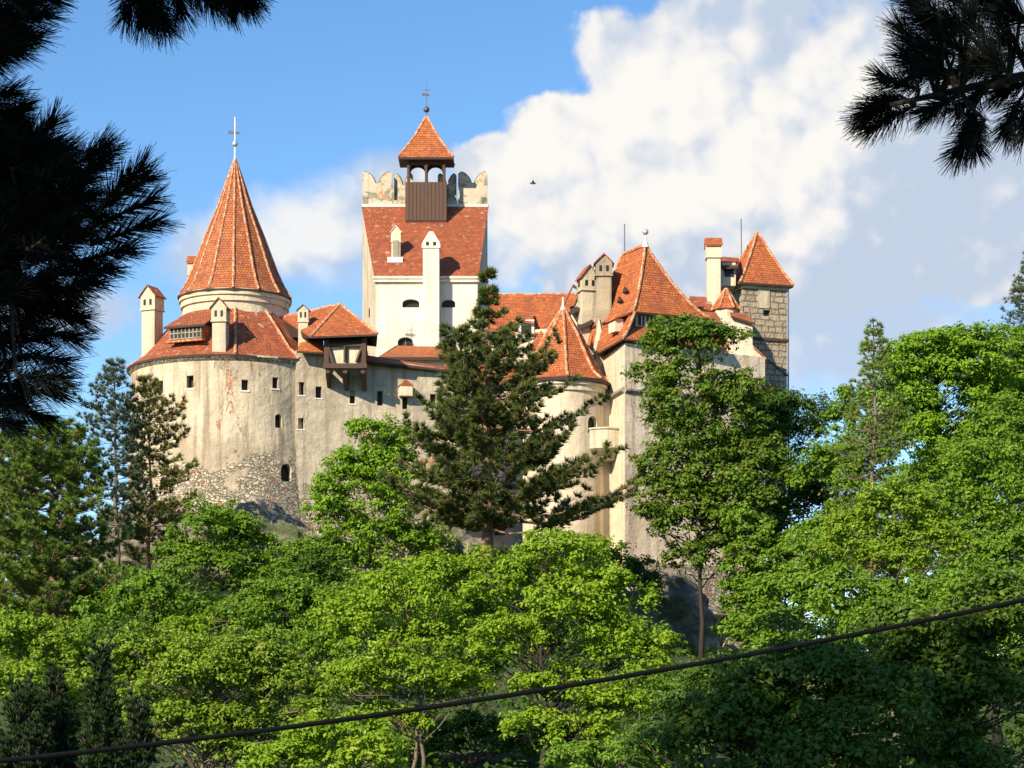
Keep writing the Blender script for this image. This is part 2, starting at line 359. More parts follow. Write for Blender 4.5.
class MB:
    """collects faces; build() links them as ONE mesh object"""
    def __init__(s): s.v = []; s.f = []; s.m = []; s.nv = 0; s.bulk = []
    def add(s, verts, faces, mi=0):
        verts = np.asarray(verts, float); s.v.append(verts)
        for f in faces: s.f.append([i+s.nv for i in f]); s.m.append(mi)
        s.nv += len(verts)
    def polys(s, arr, mi=0):                    # arr (n,k,3): n loose k-gons
        n, k, _ = arr.shape
        s.v.append(arr.reshape(-1, 3)); s.bulk.append((np.arange(n*k).reshape(n, k)+s.nv, mi)); s.nv += n*k
    def face(s, pts, mi=0): s.add(pts, [list(range(len(pts)))], mi)
    def box(s, c, size, ux=(1, 0, 0), uy=(0, 1, 0), uz=(0, 0, 1), mi=0):     # c = centre of the base
        ux, uy, uz = V(*ux), V(*uy), V(*uz); c = V(*c); a, b, h = size
        pts = [c+sx*a/2*ux+sy*b/2*uy+z*h*uz for z in (0, 1) for sx, sy in ((-1, -1), (1, -1), (1, 1), (-1, 1))]
        s.add(pts, [(3, 2, 1, 0), (4, 5, 6, 7), (0, 1, 5, 4), (1, 2, 6, 5), (2, 3, 7, 6), (3, 0, 4, 7)], mi)
    def prism(s, plan, z0, z1, mi=0, plan_top=None):      # vertical prism from a plan, counter-clockwise from above
        n = len(plan); pt = plan_top or plan
        a = [V(p[0], p[1], z0) for p in plan]+[V(p[0], p[1], z1) for p in pt]
        s.add(a, [list(range(n))[::-1], list(range(n, 2*n))]+[(i, (i+1) % n, n+(i+1) % n, n+i) for i in range(n)], mi)
    def extrude(s, pts, vec, mi=0):                       # planar outline swept along vec
        pts = [V(*p) for p in pts]; n = len(pts); vec = V(*vec)
        nrm = sum((np.cross(pts[i]-pts[0], pts[i+1]-pts[0]) for i in range(1, n-1)), V(0, 0, 0))
        if np.dot(nrm, vec) > 0: pts = pts[::-1]
        a = pts+[p+vec for p in pts]
        s.add(a, [list(range(n)), list(range(n, 2*n))[::-1]]+[((i+1) % n, i, n+i, n+(i+1) % n) for i in range(n)], mi)
    def slab(s, pts, t=0.14, mi=0, under=None):           # roof sheet with thickness hanging down
        pts = [V(*p) for p in pts]; n = len(pts)
        nrm = sum((np.cross(pts[i]-pts[0], pts[i+1]-pts[0]) for i in range(1, n-1)), V(0, 0, 0))
        if nrm[2] < 0: pts = pts[::-1]
        lo = [p-V(0, 0, t) for p in pts]; u = mi if under is None else under
        fan = [(0, i, i+1) for i in range(1, n-1)]
        s.add(pts, fan, mi); s.add(lo, [f[::-1] for f in fan], u)
        s.add(pts+lo, [(i, n+i, n+(i+1) % n, (i+1) % n) for i in range(n)], u)
    def lathe(s, c, prof, seg=48, mi=0, phase=0.0, cap=True):   # prof [(r,z)] bottom to top
        cx, cy = c; vs = []
        for r, z in prof:
            for k in range(seg):
                a = phase+2*pi*k/seg; vs.append((cx+r*sin(a), cy-r*cos(a), z))
        fs = []
        for i in range(len(prof)-1):
            for k in range(seg):
                k2 = (k+1) % seg
                fs.append((i*seg+k, i*seg+k2, (i+1)*seg+k2, (i+1)*seg+k))
        if cap:
            fs.append(list(range(seg))[::-1]); fs.append([(len(prof)-1)*seg+k for k in range(seg)])
        s.add(vs, fs, mi)
    def tube(s, pts, rad, seg=6, mi=0):
        pts = [V(*p) for p in pts]; n = len(pts)
        rad = list(rad) if hasattr(rad, '__len__') else [rad]*n
        vs = []; fs = []
        ref = V(0.13, 0.21, 1.0)
        for i in range(n):
            t = unit(pts[min(i+1, n-1)]-pts[max(i-1, 0)])
            r0 = ref if abs(np.dot(t, unit(ref))) < 0.93 else V(1, 0.1, 0)
            a = unit(np.cross(t, r0)); b = np.cross(t, a)
            for k in range(seg):
                q = 2*pi*k/seg; vs.append(pts[i]+rad[i]*(cos(q)*a+sin(q)*b))
        for i in range(n-1):
            for k in range(seg):
                k2 = (k+1) % seg; fs.append((i*seg+k, (i+1)*seg+k, (i+1)*seg+k2, i*seg+k2))
        fs.append(list(range(seg))); fs.append([(n-1)*seg+k for k in range(seg)][::-1])
        s.add(vs, fs, mi)
    def ball(s, c, r, mi=0, seg=12, rings=7):
        prof = [(max(1e-3, r*sin(pi*i/rings)), c[2]-r*cos(pi*i/rings)) for i in range(rings+1)]
        s.lathe((c[0], c[1]), prof, seg, mi)
    def build(s, name, mats, parent=None, label=None, uv=True, origin=None, smooth=False):
        v = np.concatenate(s.v) if s.v else np.zeros((0, 3))
        if origin is None:
            lo, hi = v.min(0), v.max(0); origin = V((lo[0]+hi[0])/2, (lo[1]+hi[1])/2, lo[2])
        origin = np.asarray(origin, float)
        me = bpy.data.meshes.new(name)
        me.vertices.add(len(v)); me.vertices.foreach_set('co', (v-origin).astype(np.float32).ravel())
        tot = [np.array([len(f) for f in s.f], int)]; idx = [np.array([i for f in s.f for i in f], int)]; mi = [np.array(s.m, int)]
        for a, m_ in s.bulk:
            tot.append(np.full(len(a), a.shape[1])); idx.append(a.ravel()); mi.append(np.full(len(a), m_))
        tot = np.concatenate(tot).astype(np.int32); idx = np.concatenate(idx).astype(np.int32); mi = np.concatenate(mi).astype(np.int32)
        me.loops.add(len(idx)); me.loops.foreach_set('vertex_index', idx)
        me.polygons.add(len(tot)); st = np.concatenate(([0], np.cumsum(tot)[:-1])).astype(np.int32)
        me.polygons.foreach_set('loop_start', st)
        me.polygons.foreach_set('material_index', mi)
        me.polygons.foreach_set('use_smooth', np.full(len(tot), bool(smooth)))
        me.update(calc_edges=True)
        for m_ in ([mats] if isinstance(mats, str) else mats): me.materials.append(MATS[m_])
        if uv: box_uv(me)
        o = bpy.data.objects.new(name, me); COL.objects.link(o)
        place(o, origin, parent)
        if label: o['label'] = label
        return o

def place(o, origin, parent=None):
    ORG[o.name] = np.asarray(origin, float)
    if parent is not None:
        o.parent = parent; o.location = tuple(origin-ORG[parent.name])
    else: o.location = tuple(origin)

def box_uv(me):
    n = len(me.polygons)
    if n == 0: return
    co = np.empty(len(me.vertices)*3, np.float32); me.vertices.foreach_get('co', co); co = co.reshape(-1, 3)
    vi = np.empty(len(me.loops), np.int32); me.loops.foreach_get('vertex_index', vi)
    nr = np.empty(n*3, np.float32); me.polygons.foreach_get('normal', nr); nr = nr.reshape(-1, 3)
    lt = np.empty(n, np.int32); me.polygons.foreach_get('loop_total', lt)
    t = np.stack((-nr[:, 1], nr[:, 0], np.zeros(n)), 1); ln = np.linalg.norm(t, axis=1)
    flat = ln < 1e-3; t[flat] = (1, 0, 0); ln[flat] = 1; t /= ln[:, None]
    b = np.cross(nr, t)
    fi = np.repeat(np.arange(n), lt)
    if len(fi) != len(vi): return
    p = co[vi]
    uvs = np.stack(((p*t[fi]).sum(1), (p*b[fi]).sum(1)), 1).astype(np.float32)
    layer = me.uv_layers.new(name='UVMap'); layer.data.foreach_set('uv', uvs.ravel())

def cut(o, mb):
    """carve the openings collected in mb out of mesh object o"""
    c = mb.build('cutter', 'opening', uv=False)
    md = o.modifiers.new('cut', 'BOOLEAN'); md.object = c; md.operation = 'DIFFERENCE'; md.solver = 'EXACT'
    dg = bpy.context.evaluated_depsgraph_get(); dg.update()
    me = bpy.data.meshes.new_from_object(o.evaluated_get(dg))
    o.modifiers.clear(); old = o.data; o.data = me
    for l in list(me.uv_layers): me.uv_layers.remove(l)
    box_uv(me)
    bpy.data.meshes.remove(old); bpy.data.objects.remove(c)

def thing(name, label, cat, loc, group=None):
    o = bpy.data.objects.new(name, None); COL.objects.link(o); o.empty_display_size = 0.5
    place(o, V(*loc)); o['label'] = label; o['category'] = cat
    if group: o['group'] = group
    return o
def tag(o, label, cat, group=None):
    o['label'] = label; o['category'] = cat
    if group: o['group'] = group
    return o

def arch(w, h, arched=True, n=8):
    """outline of an opening in (across, up), base centred at 0,0"""
    if not arched: return [(-w/2, 0), (w/2, 0), (w/2, h), (-w/2, h)]
    r = w/2; rise = min(r, h*0.45); pts = [(-w/2, 0), (w/2, 0)]
    for i in range(n+1):
        a = pi*i/n; pts.append((r*cos(a), h-rise+rise*sin(a)))
    return pts

def opening(p, nrm, w, h, cutter, parent, arched=False, depth=0.45, bars=(0, 0), frame=None, name='window', mat='opening'):
    """p = centre of the sill on the wall face, nrm = outward; carves the hole and sets the window in it"""
    nrm = unit(V(*nrm)); up = V(0, 0, 1); t = unit(np.cross(up, nrm)); p = V(*p)
    ol = arch(w, h, arched)
    if cutter is not None:
        cutter.extrude([p+nrm*0.35+t*a+up*b for a, b in ol], -nrm*(depth+0.35))
    mb = MB(); q = p-nrm*(depth-0.12)
    mb.extrude([q+t*a*1.02+up*(b*1.01-0.005) for a, b in ol], -nrm*0.1, 0)
    nv, nh = bars
    for i in range(nv): mb.box(q+nrm*0.01+t*(-w/2+w*(i+1)/(nv+1)), (0.05, 0.05, h*0.98), t, nrm, mi=1)
    for i in range(nh): mb.box(q+nrm*0.01+up*(h*(i+1)/(nh+1)-0.025), (w*0.98, 0.04, 0.05), t, nrm, mi=1)
    if frame:                                  # plaster surround standing 3 cm proud of the wall
        fw = frame; mb.box(p+nrm*0.0+up*(-fw), (w+2*fw, 0.08, fw*0.95), t, nrm, mi=2)
    return mb.build(name, [mat, 'window_bar', 'white_trim'], parent)

def chimney(parent, px, w_px, top, bot, Y, cap='front', mat='plaster_chimney', depth=None, cap_mat='tile_orange', rot=0.0, slots=True, cap_h=None):
    """plastered stack with collar, smoke slots and a small gabled cap"""
    s = S(Y); w = w_px/s; d = depth or w*0.95; x = PX(px, Y); z0 = PZ(bot, Y); z1 = PZ(top, Y)
    u = V(cos(rot), sin(rot), 0); v = V(-sin(rot), cos(rot), 0); c = V(x, Y+d/2, 0)
    ch = cap_h or w*0.62; mb = MB(); up = V(0, 0, 1)
    zb = z1-ch
    mb.box(c+up*z0, (w*0.88, d*0.88, zb-z0), u, v)
    hood = min(1.0, (zb-z0)*0.3)
    mb.box(c+up*(zb-hood), (w*0.98, d*0.98, hood+0.01), u, v)
    mb.box(c+up*(zb-hood-0.1), (w*1.06, d*1.06, 0.1), u, v)
    if slots:
        for k in (-0.2, 0.2): mb.box(c+up*(zb-hood*0.72)+u*k*w-v*d*0.49, (w*0.16, 0.04, hood*0.45), u, v, mi=2)
        mb.box(c+up*(zb-hood*0.72)-u*w*0.49, (0.04, d*0.3, hood*0.45), u, v, mi=2)
    a, b = (u, v) if cap == 'front' else (v, u)
    wa, wb = (w, d) if cap == 'front' else (d, w)
    gp = [c+up*zb-a*wa*0.49-b*wb*0.49, c+up*zb+a*wa*0.49-b*wb*0.49, c+up*(z1-0.06)-b*wb*0.49]
    mb.extrude(gp, b*wb*0.98, 0)
    for sg in (-1, 1):
        e = c+up*(zb-0.07)+a*sg*wa*0.60
        mb.slab([e-b*wb*0.58, e+b*wb*0.58, c+up*z1+b*wb*0.58, c+up*z1-b*wb*0.58], 0.09, 1)
    return mb.build('chimney', [mat, cap_mat, 'opening'], parent)

def finial(parent, x, y, z0, z1, r=0.06, ballz=None, ballr=0.2, mat='metal_pale', vane=None, plinth=0.0):
    mb = MB(); mb.tube([(x, y, z0), (x, y, z0+(z1-z0)*0.5), (x, y, z1)], [r, r*0.7, r*0.35], 8)
    if ballz: mb.ball((x, y, ballz), ballr)
    if plinth: mb.lathe((x, y), [(plinth*1.5, z0-0.2), (plinth, z0+0.15), (plinth*0.7, z0+plinth*1.6)], 10, 1)
    if vane:
        zv, wv = vane
        mb.extrude([(x-wv*0.6, y, zv-0.06), (x-wv*0.6, y, zv+0.22), (x-wv*0.2, y, zv+0.12), (x+wv*0.25, y, zv+0.12), (x+wv*0.5, y, zv+0.02), (x+wv*0.25, y, zv-0.1), (x-wv*0.2, y, zv-0.06)], (0, 0.05, 0), 2)
        mb.tube([(x-wv*0.5, y+0.02, zv+0.45), (x+wv*0.5, y+0.02, zv+0.45)], r*0.35, 5)
    return mb.build('finial', [mat, 'white_trim', 'metal_dark'], parent)

# ------------------------------------------------------------------ ground: one sheet to the horizon, with the castle hill
_hx = [-400, -120, -60, -45, -35, -29, -10, 0, 9, 20, 36, 60, 120, 400]
_hz = [0, 2, 5, 8, 11.5, 14.5, 14.5, 11.5, 9, 8.6, 8.5, 7, 3, 0]
def smooth(a, b, t):
    q = np.clip((t-a)/(b-a), 0, 1); return q*q*(3-2*q)
def ground(x, y):
    h = np.interp(x, _hx, _hz)*smooth(84, 168, y)*(1-smooth(208, 300, y))
    return h+0.35*np.sin(x*0.31+1.7)*np.sin(y*0.23)*smooth(60, 110, y)
def gz(x, y): return float(ground(np.array(x, float), np.array(y, float)))

def terrain():
    xs = np.unique(np.concatenate((np.linspace(-80, 80, 97), [-8000, -3000, -1000, -400, -250, -160, -120, -100, 100, 120, 160, 250, 400, 1000, 3000, 8000])))
    ys = np.unique(np.concatenate((np.linspace(-20, 320, 171), [-8000, -2000, -500, -100, -50, 400, 600, 1200, 3000, 9000])))
    X, Y = np.meshgrid(xs, ys, indexing='ij'); Z = ground(X, Y)
    v = np.stack((X, Y, Z), -1).reshape(-1, 3); nx, ny = len(xs), len(ys)
    i = np.arange(nx-1)[:, None]*ny+np.arange(ny-1)[None]; q = np.stack((i, i+ny, i+ny+1, i+1), -1).reshape(-1, 4)
    mb = MB(); mb.v.append(v); mb.nv = len(v); mb.bulk.append((q, 0))
    o = mb.build('ground', 'ground', uv=False, origin=(0, 0, 0), smooth=True); o['kind'] = 'structure'
terrain()

def nz(p, sc, seed):
    """cheap smooth 3D noise from sines"""
    p = p*sc; r = np.zeros(len(p)); rs = np.random.RandomState(seed); a = 1.0
    for o_ in range(5):
        k = rs.normal(size=(3, 3)); ph = rs.uniform(0, 6.28, 3)
        r += a*np.sin(p@k.T+ph).mean(1); p = p*1.9; a *= 0.6
    return r

def rock(c, size, seed):
    mb = MB(); u, v_ = 72, 40
    th = np.linspace(0, 2*pi, u, endpoint=False); ph = np.linspace(0.02, pi-0.02, v_)
    T, Q = np.meshgrid(th, ph, indexing='ij')
    d = np.stack((np.sin(Q)*np.cos(T), np.sin(Q)*np.sin(T), np.cos(Q)), -1).reshape(-1, 3)
    r = 1+0.36*nz(d, 1.6, seed)+0.16*np.abs(nz(d, 4.5, seed+7))+0.05*np.abs(nz(d, 13.0, seed+9))
    p = d*r[:, None]*np.array(size)+np.array(c)
    i = (np.arange(u)[:, None]*v_+np.arange(v_-1)[None]); j = (((np.arange(u)+1) % u)[:, None]*v_+np.arange(v_-1)[None])
    q = np.stack((i, i+1, j+1, j), -1).reshape(-1, 4)
    mb.v.append(p); mb.nv = len(p); mb.bulk.append((q, 0))
    o = mb.build('rock', 'rock', uv=False); o['kind'] = 'structure'
for k, (px, py, Y, sx, sy, sz) in enumerate((
        (150, 560, 172, 5, 4, 3.2), (215, 570, 168.5, 5, 2.4, 3.2), (262, 572, 168.0, 4.2, 2.4, 3.4), (305, 590, 168, 4, 3, 3.4), (350, 590, 170, 4.5, 3, 3.4),
        (415, 575, 172.5, 4.5, 2.6, 4.4), (470, 605, 173, 4.5, 3, 3.4), (540, 610, 174, 5, 3, 4), (650, 650, 173, 4, 3, 4), (650, 690, 173.5, 2.4, 1.8, 3.0), (775, 680, 178, 4, 3, 3), (100, 600, 176, 5, 4, 3))):
    rock(P(px, py, Y), (sx, sy, sz), 11+k)

# ------------------------------------------------------------------ the castle: one thing, its towers and walls as parts
castle = thing('castle', 'cream walled hilltop castle with orange tiled roofs, pointed round tower and square tower', 'castle', (0, 182, 9))

# --- bastion: the broad round wall on the left
BC = (PX(235, 178), 178.0); BR = 7.93; BZ = PZ(372, 178); B0 = 12.0
def on_ring(c, r, phi, z): return V(c[0]+r*sin(phi), c[1]-r*cos(phi), z)
def ring_at(c, r, px, py):
    """point of a round wall seen at pixel px,py: returns point and outward normal"""
    lo, hi = -1.5, 1.5
    for _ in range(40):
        m = (lo+hi)/2; q = on_ring(c, r, m, 0)
        if 512+q[0]*F/q[1] < px: lo = m
        else: hi = m
    q = on_ring(c, r, m, 0); q[2] = PZ(py, q[1]); return q, V(sin(m), -cos(m), 0)
mb = MB(); mb.lathe(BC, [(8.7, B0), (8.35, 19), (8.12, 24), (BR, 27.5), (BR, BZ)], 96)
bastion = mb.build('bastion', 'plaster_bastion', castle, 'broad round wall with peeling plaster and bare rubble low down')
cu = MB()
for px, py, w, h, a in ((159.8, 393.3, 7.0, 12.5, 0), (190, 388, 7.2, 12.5, 0), (244.8, 390.2, 6.4, 10.6, 0), (275.4, 388.4, 5.6, 11, 0),
                        (278.4, 428, 6.6, 14, 1), (285.8, 481.5, 9.8, 17.5, 1)):
    p, n = ring_at(BC, BR+(0.14 if py > 470 else 0.0), px, py); s = S(p[1]); opening(p, n, w/s/max(0.5, abs(n[1])), h/s, cu, bastion, bool(a), 0.6, frame=0.12 if py < 395 else None)
cut(bastion, cu)
# bastion roof: faceted skirt leaning on the inner tower
phis = [-100, -90, -80, -71, -62, -53, -44, -35, -26, -17, -8, 7, 42, 80, 110, 150, 190, 225]
re, ze, ri, zi = 8.27, BZ-0.05, 4.0, 35.75
mb = MB()
for i in range(len(phis)):
    a, b = radians(phis[i]), radians(phis[(i+1) % len(phis)])
    rows = [(re, ze), (re-1.3, ze+0.95), (ri+1.2, zi-1.25), (ri, zi)]
    for (r0, z0), (r1, z1) in zip(rows, rows[1:]):
        mb.slab([on_ring(BC, r0, a, z0), on_ring(BC, r0, b, z0), on_ring(BC, r1, b, z1), on_ring(BC, r1, a, z1)], 0.16, 0, 2)
for ph in (7, 42, -80):
    a = radians(ph); mb.tube([on_ring(BC, r, a, z+0.05) for r, z in rows], 0.11, 6, 1)
mb.lathe(BC, [(BR+0.05, BZ-0.45), (BR+0.28, BZ-0.22), (BR+0.3, BZ-0.2)], 96, 3)
mb.build('roof', ['tile_old', 'ridge_tiles', 'soffit', 'plaster_bastion'], bastion)
chimney(bastion, 151, 17.5, 284.5, 357, 175.6, 'front', 'plaster_beige', rot=-0.45, cap_mat='tile_old')
chimney(bastion, 219.5, 15.5, 297, 352, 170.0, 'front', 'plaster_beige', depth=1.3, rot=-0.1, cap_mat='tile_old')
chimney(bastion, 192.5, 10.5, 255, 330, 185, 'side', 'plaster_beige', slots=False)
# lattice dormer in the roof
ph = radians(-23.5); o_ = V(sin(ph), -cos(ph), 0); t_ = V(cos(ph), sin(ph), 0); up = V(0, 0, 1)
f0 = on_ring(BC, 7.15, ph, 0); mb = MB(); zb_, zt_ = 32.85, 33.95; hw = 1.42
mb.box(f0-o_*1.1+up*zb_, (2*hw, 2.2, zt_-zb_), t_, -o_, mi=0)
mb.slab([f0+o_*0.28+t_*(-hw-0.35)+up*(zt_-0.03), f0+o_*0.28+t_*(hw+0.35)+up*(zt_-0.03), f0-o_*2.6+t_*(hw+0.25)+up*(zt_+1.45), f0-o_*2.6-t_*(hw+0.25)+up*(zt_+1.45)], 0.16, 1, 2)
mb.box(f0+o_*0.02+up*(zb_+0.12), (2*hw-0.1, 0.08, zt_-zb_-0.25), t_, -o_, mi=3)
for i in range(9): mb.box(f0+o_*0.075+t_*(-hw+0.1+i*(2*hw-0.2)/8)+up*(zb_+0.12), (0.1, 0.05, zt_-zb_-0.25), t_, -o_, mi=4)
for i in range(3): mb.box(f0+o_*0.10+up*(zb_+0.1+i*(zt_-zb_-0.27)/2), (2*hw, 0.05, 0.09), t_, -o_, mi=4)
mb.box(f0+o_*0.1+up*(zb_-0.12), (2*hw+0.3, 0.4, 0.14), t_, -o_, mi=5)
mb.build('dormer', ['tile_old', 'tile_old', 'soffit', 'opening', 'plaster_grey', 'ridge_tiles'], bastion)

# --- round tower with the tall pointed roof
mb = MB(); mb.lathe(BC, [(4.0, 30), (4.0, 36.3), (4.16, 36.35), (4.16, 36.75), (4.3, 36.8), (4.3, 37.25), (4.0, 37.3)], 72)
round_tower = mb.build('round_tower', 'plaster_cream', castle)
cu = MB(); p, n = ring_at(BC, 4.0, 272.5, 331); opening(p, n, 1.35, 1.35, cu, round_tower, True, 0.4, (1, 1))
cut(round_tower, cu)
ZA = PZ(160, 178)
prof = [(4.40, 37.2), (3.85, 38.0), (3.30, 39.2), (2.36, 41.7), (1.27, 44.4), (0.58, 46.5), (0.09, ZA)]
mb = MB(); mb.lathe(BC, prof, 14, 0, radians(5), cap=False); mb.lathe(BC, [(4.46, 37.06), (4.46, 37.2)], 14, 2, radians(5), cap=True)
for k in range(14):
    a = radians(5)+2*pi*k/14; mb.tube([on_ring(BC, r, a, z+0.03) for r, z in prof], [0.11, 0.11, 0.1, 0.1, 0.09, 0.08, 0.05], 6, 1)
mb.build('roof', ['tile_spire', 'ridge_tiles', 'soffit'], round_tower, 'tall pointed cone of orange tiles with raised ribs')
finial(round_tower, BC[0], BC[1], ZA-0.3, PZ(117, 178), 0.085, PZ(144, 178), 0.24, vane=(PZ(133, 178), 0.85))

# --- curtain wall between bastion and square tower, with the timber oriel
W0, W1, W2 = V(PX(296, 171.8), 171.8), V(PX(372, 173.2), 173.2), V(PX(470, 174.6), 174.6)
tz = [PZ(357, 171.8)-0.1, PZ(358, 173.2), PZ(373, 174.6)]
mb = MB()
def wallseg(mb, a, b, za, zb, th, z0, mi=0):
    d = unit(V(b[0]-a[0], b[1]-a[1], 0)); bk = V(-d[1], d[0], 0)*th
    A, B = V(a[0], a[1], 0), V(b[0], b[1], 0); u = V(0, 0, 1)
    pts = [A+u*z0, B+u*z0, B+u*zb, A+u*za]; mb.extrude(pts, bk, mi)
    return V(d[1], -d[0], 0)
n01 = wallseg(mb, W0, W1, tz[0]+0.6, tz[1], 2.2, 11.0)
curtain = mb.build('curtain_wall', 'plaster_wall', castle)
mb = MB(); n12 = wallseg(mb, W1, W2, tz[1], tz[2], 2.2, 11.0)
curtain2 = mb.build('curtain_wall', 'plaster_wall', castle)
def on_wall(a, b, px, py):
    t0, t1 = 0.0, 1.0
    for _ in range(40):
        m = (t0+t1)/2; q = a+(b-a)*m
        if 512+q[0]*F/q[1] < px: t0 = m
        else: t1 = m
    return V(q[0], q[1], PZ(py, q[1]))
cu = MB()
for px, py, w, h in ((301.5, 395, 5.4, 13), (301, 429, 5.8, 11), (318.6, 398, 6.2, 11.5), (352.5, 403.5, 5.6, 12.8)):
    p = on_wall(W0, W1, px, py); s = S(p[1]); opening(p, n01, w/s, h/s, cu, curtain, False, 0.6, frame=0.1)
cut(curtain, cu)
cu = MB()
for px, py, w, h in ((380, 405.5, 5.6, 14.5), (405, 409, 5.5, 12), (433, 406, 6, 12)):
    p = on_wall(W1, W2, px, py); s = S(p[1]); opening(p, n12, w/s, h/s, cu, curtain2, False, 0.6)
cut(curtain2, cu)
# hooded guard box over the small middle window
p = on_wall(W1, W2, 405, 397); mb = MB(); t_ = unit(V(W2[0]-W1[0], W2[1]-W1[1], 0))
mb.box(p+n12*0.35, (0.95, 0.7, 0.75), t_, -n12); mb.extrude([p+n12*0.75-t_*0.55+up*0.74, p+n12*0.75+t_*0.55+up*0.74, p+n12*0.75+up*1.25], -n12*0.8, 1)
mb.build('guard_box', ['plaster_cream', 'tile_old'], curtain2)
# tile coping along the wall head
mb = MB()
A, B = V(PX(362, 172.6), 172.6, 0), V(W2[0], W2[1], 0)
mb.slab([A+n12*0.35+up*(PZ(361, 172.6)), B+n12*0.35+up*(tz[2]-0.02), B-n12*0.9+up*(tz[2]+0.35), A-n12*0.9+up*(PZ(354.5, 173.6))], 0.16, 0, 1)
mb.build('roof', ['tile_old', 'soffit'], curtain2)
# raised bay behind the oriel
YO = 173.0
x0, x1 = PX(301, YO), PX(366, YO)
zo = PZ(345, YO)
mb = MB(); mb.box(((x0+x1)/2+0.4, YO+1.9, 29), (x1-x0-0.9, 3.4, zo-29))
bay = mb.build('gate_bay', 'plaster_beige', castle)
EZ = PZ(333, 171.5); AP = V(PX(340, 174.4), 174.4, PZ(304.5, 174.4))
mb = MB()
e1 = V(PX(311, 170.0), 170.0, PZ(336.5, 170.0)); e2 = V(PX(377.5, 170.3), 170.3, PZ(334, 170.3)); e3 = e2+V(-0.4, 5.6, 0.2); e4 = V(PX(286, 176.5), 176.5, PZ(335, 176.5)); r2 = AP+V(-4.6, 2.0, -0.6)
mb.slab([e1, e2, AP], 0.14, 0, 2); mb.slab([e2, e3, AP], 0.14, 0, 2); mb.slab([e1, AP, r2, e4], 0.14, 0, 2); mb.slab([e3, e4, r2, AP], 0.14, 0, 2)
for a, b in ((e1, AP), (e2, AP), (AP, r2)): mb.tube([a+up*0.03, b+up*0.03], 0.1, 6, 1)
# lower pent strip to the left of the oriel
l1, l2 = V(PX(297, 171.0), 171.0, PZ(351, 171)), V(PX(324, 171.2), 171.2, PZ(352, 171.2))
mb.slab([l1, l2, V(PX(323, 173), 173, PZ(335, 173)), V(PX(303, 173.5), 173.5, PZ(334, 173.5))], 0.14, 0, 2)
mb.build('roof', ['tile_orange', 'ridge_tiles', 'soffit'], bay)
chimney(bay, 303, 11, 304, 349, 172.2, 'front', 'plaster_beige', cap_mat='slate_cap', cap_h=0.35)
# the oriel: timber posts, framed panels, brackets
s = S(171.0); oy0 = 170.9; oy1 = 172.4
ox0, ox1 = PX(326.5, oy0), PX(364, oy0); zt = PZ(338, oy0); zl = PZ(366, oy0)
mb = MB(); mb.box(((ox0+ox1)/2, (oy0+oy1)/2+0.15, zl+0.2), (ox1-ox0-0.3, oy1-oy0, PZ(346, oy0)-zl-0.2))
oriel = mb.build('oriel', 'plaster_cream', castle, 'timber framed oriel on brackets')
def beam(a, b, w, name):
    q = MB(); q.tube([a, (V(*a)+V(*b))/2, b], w, 4); return q.build(name, 'timber', oriel)
for x in (ox0, ox1):
    q = MB(); q.box((x, oy0, zl-0.1), (0.36 if x == ox0 else 0.3, 0.34, zt-zl+0.25)); q.build('post', 'timber', oriel)
    q = MB(); q.box((x, oy1-0.1, zl), (0.28, 0.3, zt-zl+0.4)); q.build('post', 'timber', oriel)
q = MB(); q.box(((ox0+ox1)/2, oy0-0.08, zl-0.2), (ox1-ox0+0.45, 0.36, 0.36)); q.build('sill_beam', 'timber', oriel)
q = MB(); q.box(((ox0+ox1)/2, oy0-0.03, PZ(346.5, oy0)), (ox1-ox0, 0.22, 0.2)); q.build('rail', 'timber', oriel)
q = MB(); q.box(((ox0+ox1)/2, (oy0+oy1)/2+0.25, PZ(345, oy0)), (ox1-ox0-0.1, oy1-oy0-0.1, zt-PZ(345, oy0)+0.4)); q.build('wall_plate', 'soffit', oriel)
zA, zB = zl+0.25, PZ(346, oy0)
for fx, gx in ((0.18, 0.05), (0.5, 0.5), (0.80, 0.97)):
    xa, xb = ox0+(ox1-ox0)*fx, ox0+(ox1-ox0)*gx
    beam((xa, oy0-0.06, zA), (xb, oy0-0.06, zB), 0.13, 'brace')
for fx in (0.03, 0.5, 0.97):
    x = ox0+(ox1-ox0)*fx
    q = MB(); q.extrude([(x-0.15, oy0-0.1, zl-0.2), (x-0.15, oy0-0.1, zl-0.55), (x-0.15, oy1+0.15, PZ(386+2*fx, 171)), (x-0.15, oy1+0.5, PZ(386, 171)), (x-0.15, oy1+0.5, zl-0.2)], (0.3, 0, 0)); q.build('bracket', 'timber', oriel)

# --- square white tower
YT, YB = 194.5, 202.5
fx0, fx1 = PX(375.5, YT), PX(477.5, YT); bx0, bx1 = PX(362.5, YB), PX(487.5, YB)
zf = PZ(275, YT); zr = PZ(206, YB)
fl, fr, bl, br_ = V(fx0, YT, 0), V(fx1, YT, 0), V(bx0, YB, 0), V(bx1, YB, 0)
mb = MB()
pts = [fl+up*14, fr+up*14, br_+up*14, bl+up*14, fl+up*zf, fr+up*zf, br_+up*zr, bl+up*zr]
mb.add(pts, [(3, 2, 1, 0), (0, 1, 5, 4), (4, 5, 6, 7), (2, 3, 7, 6)], 0); mb.add(pts, [(1, 2, 6, 5), (3, 0, 4, 7)], 1)
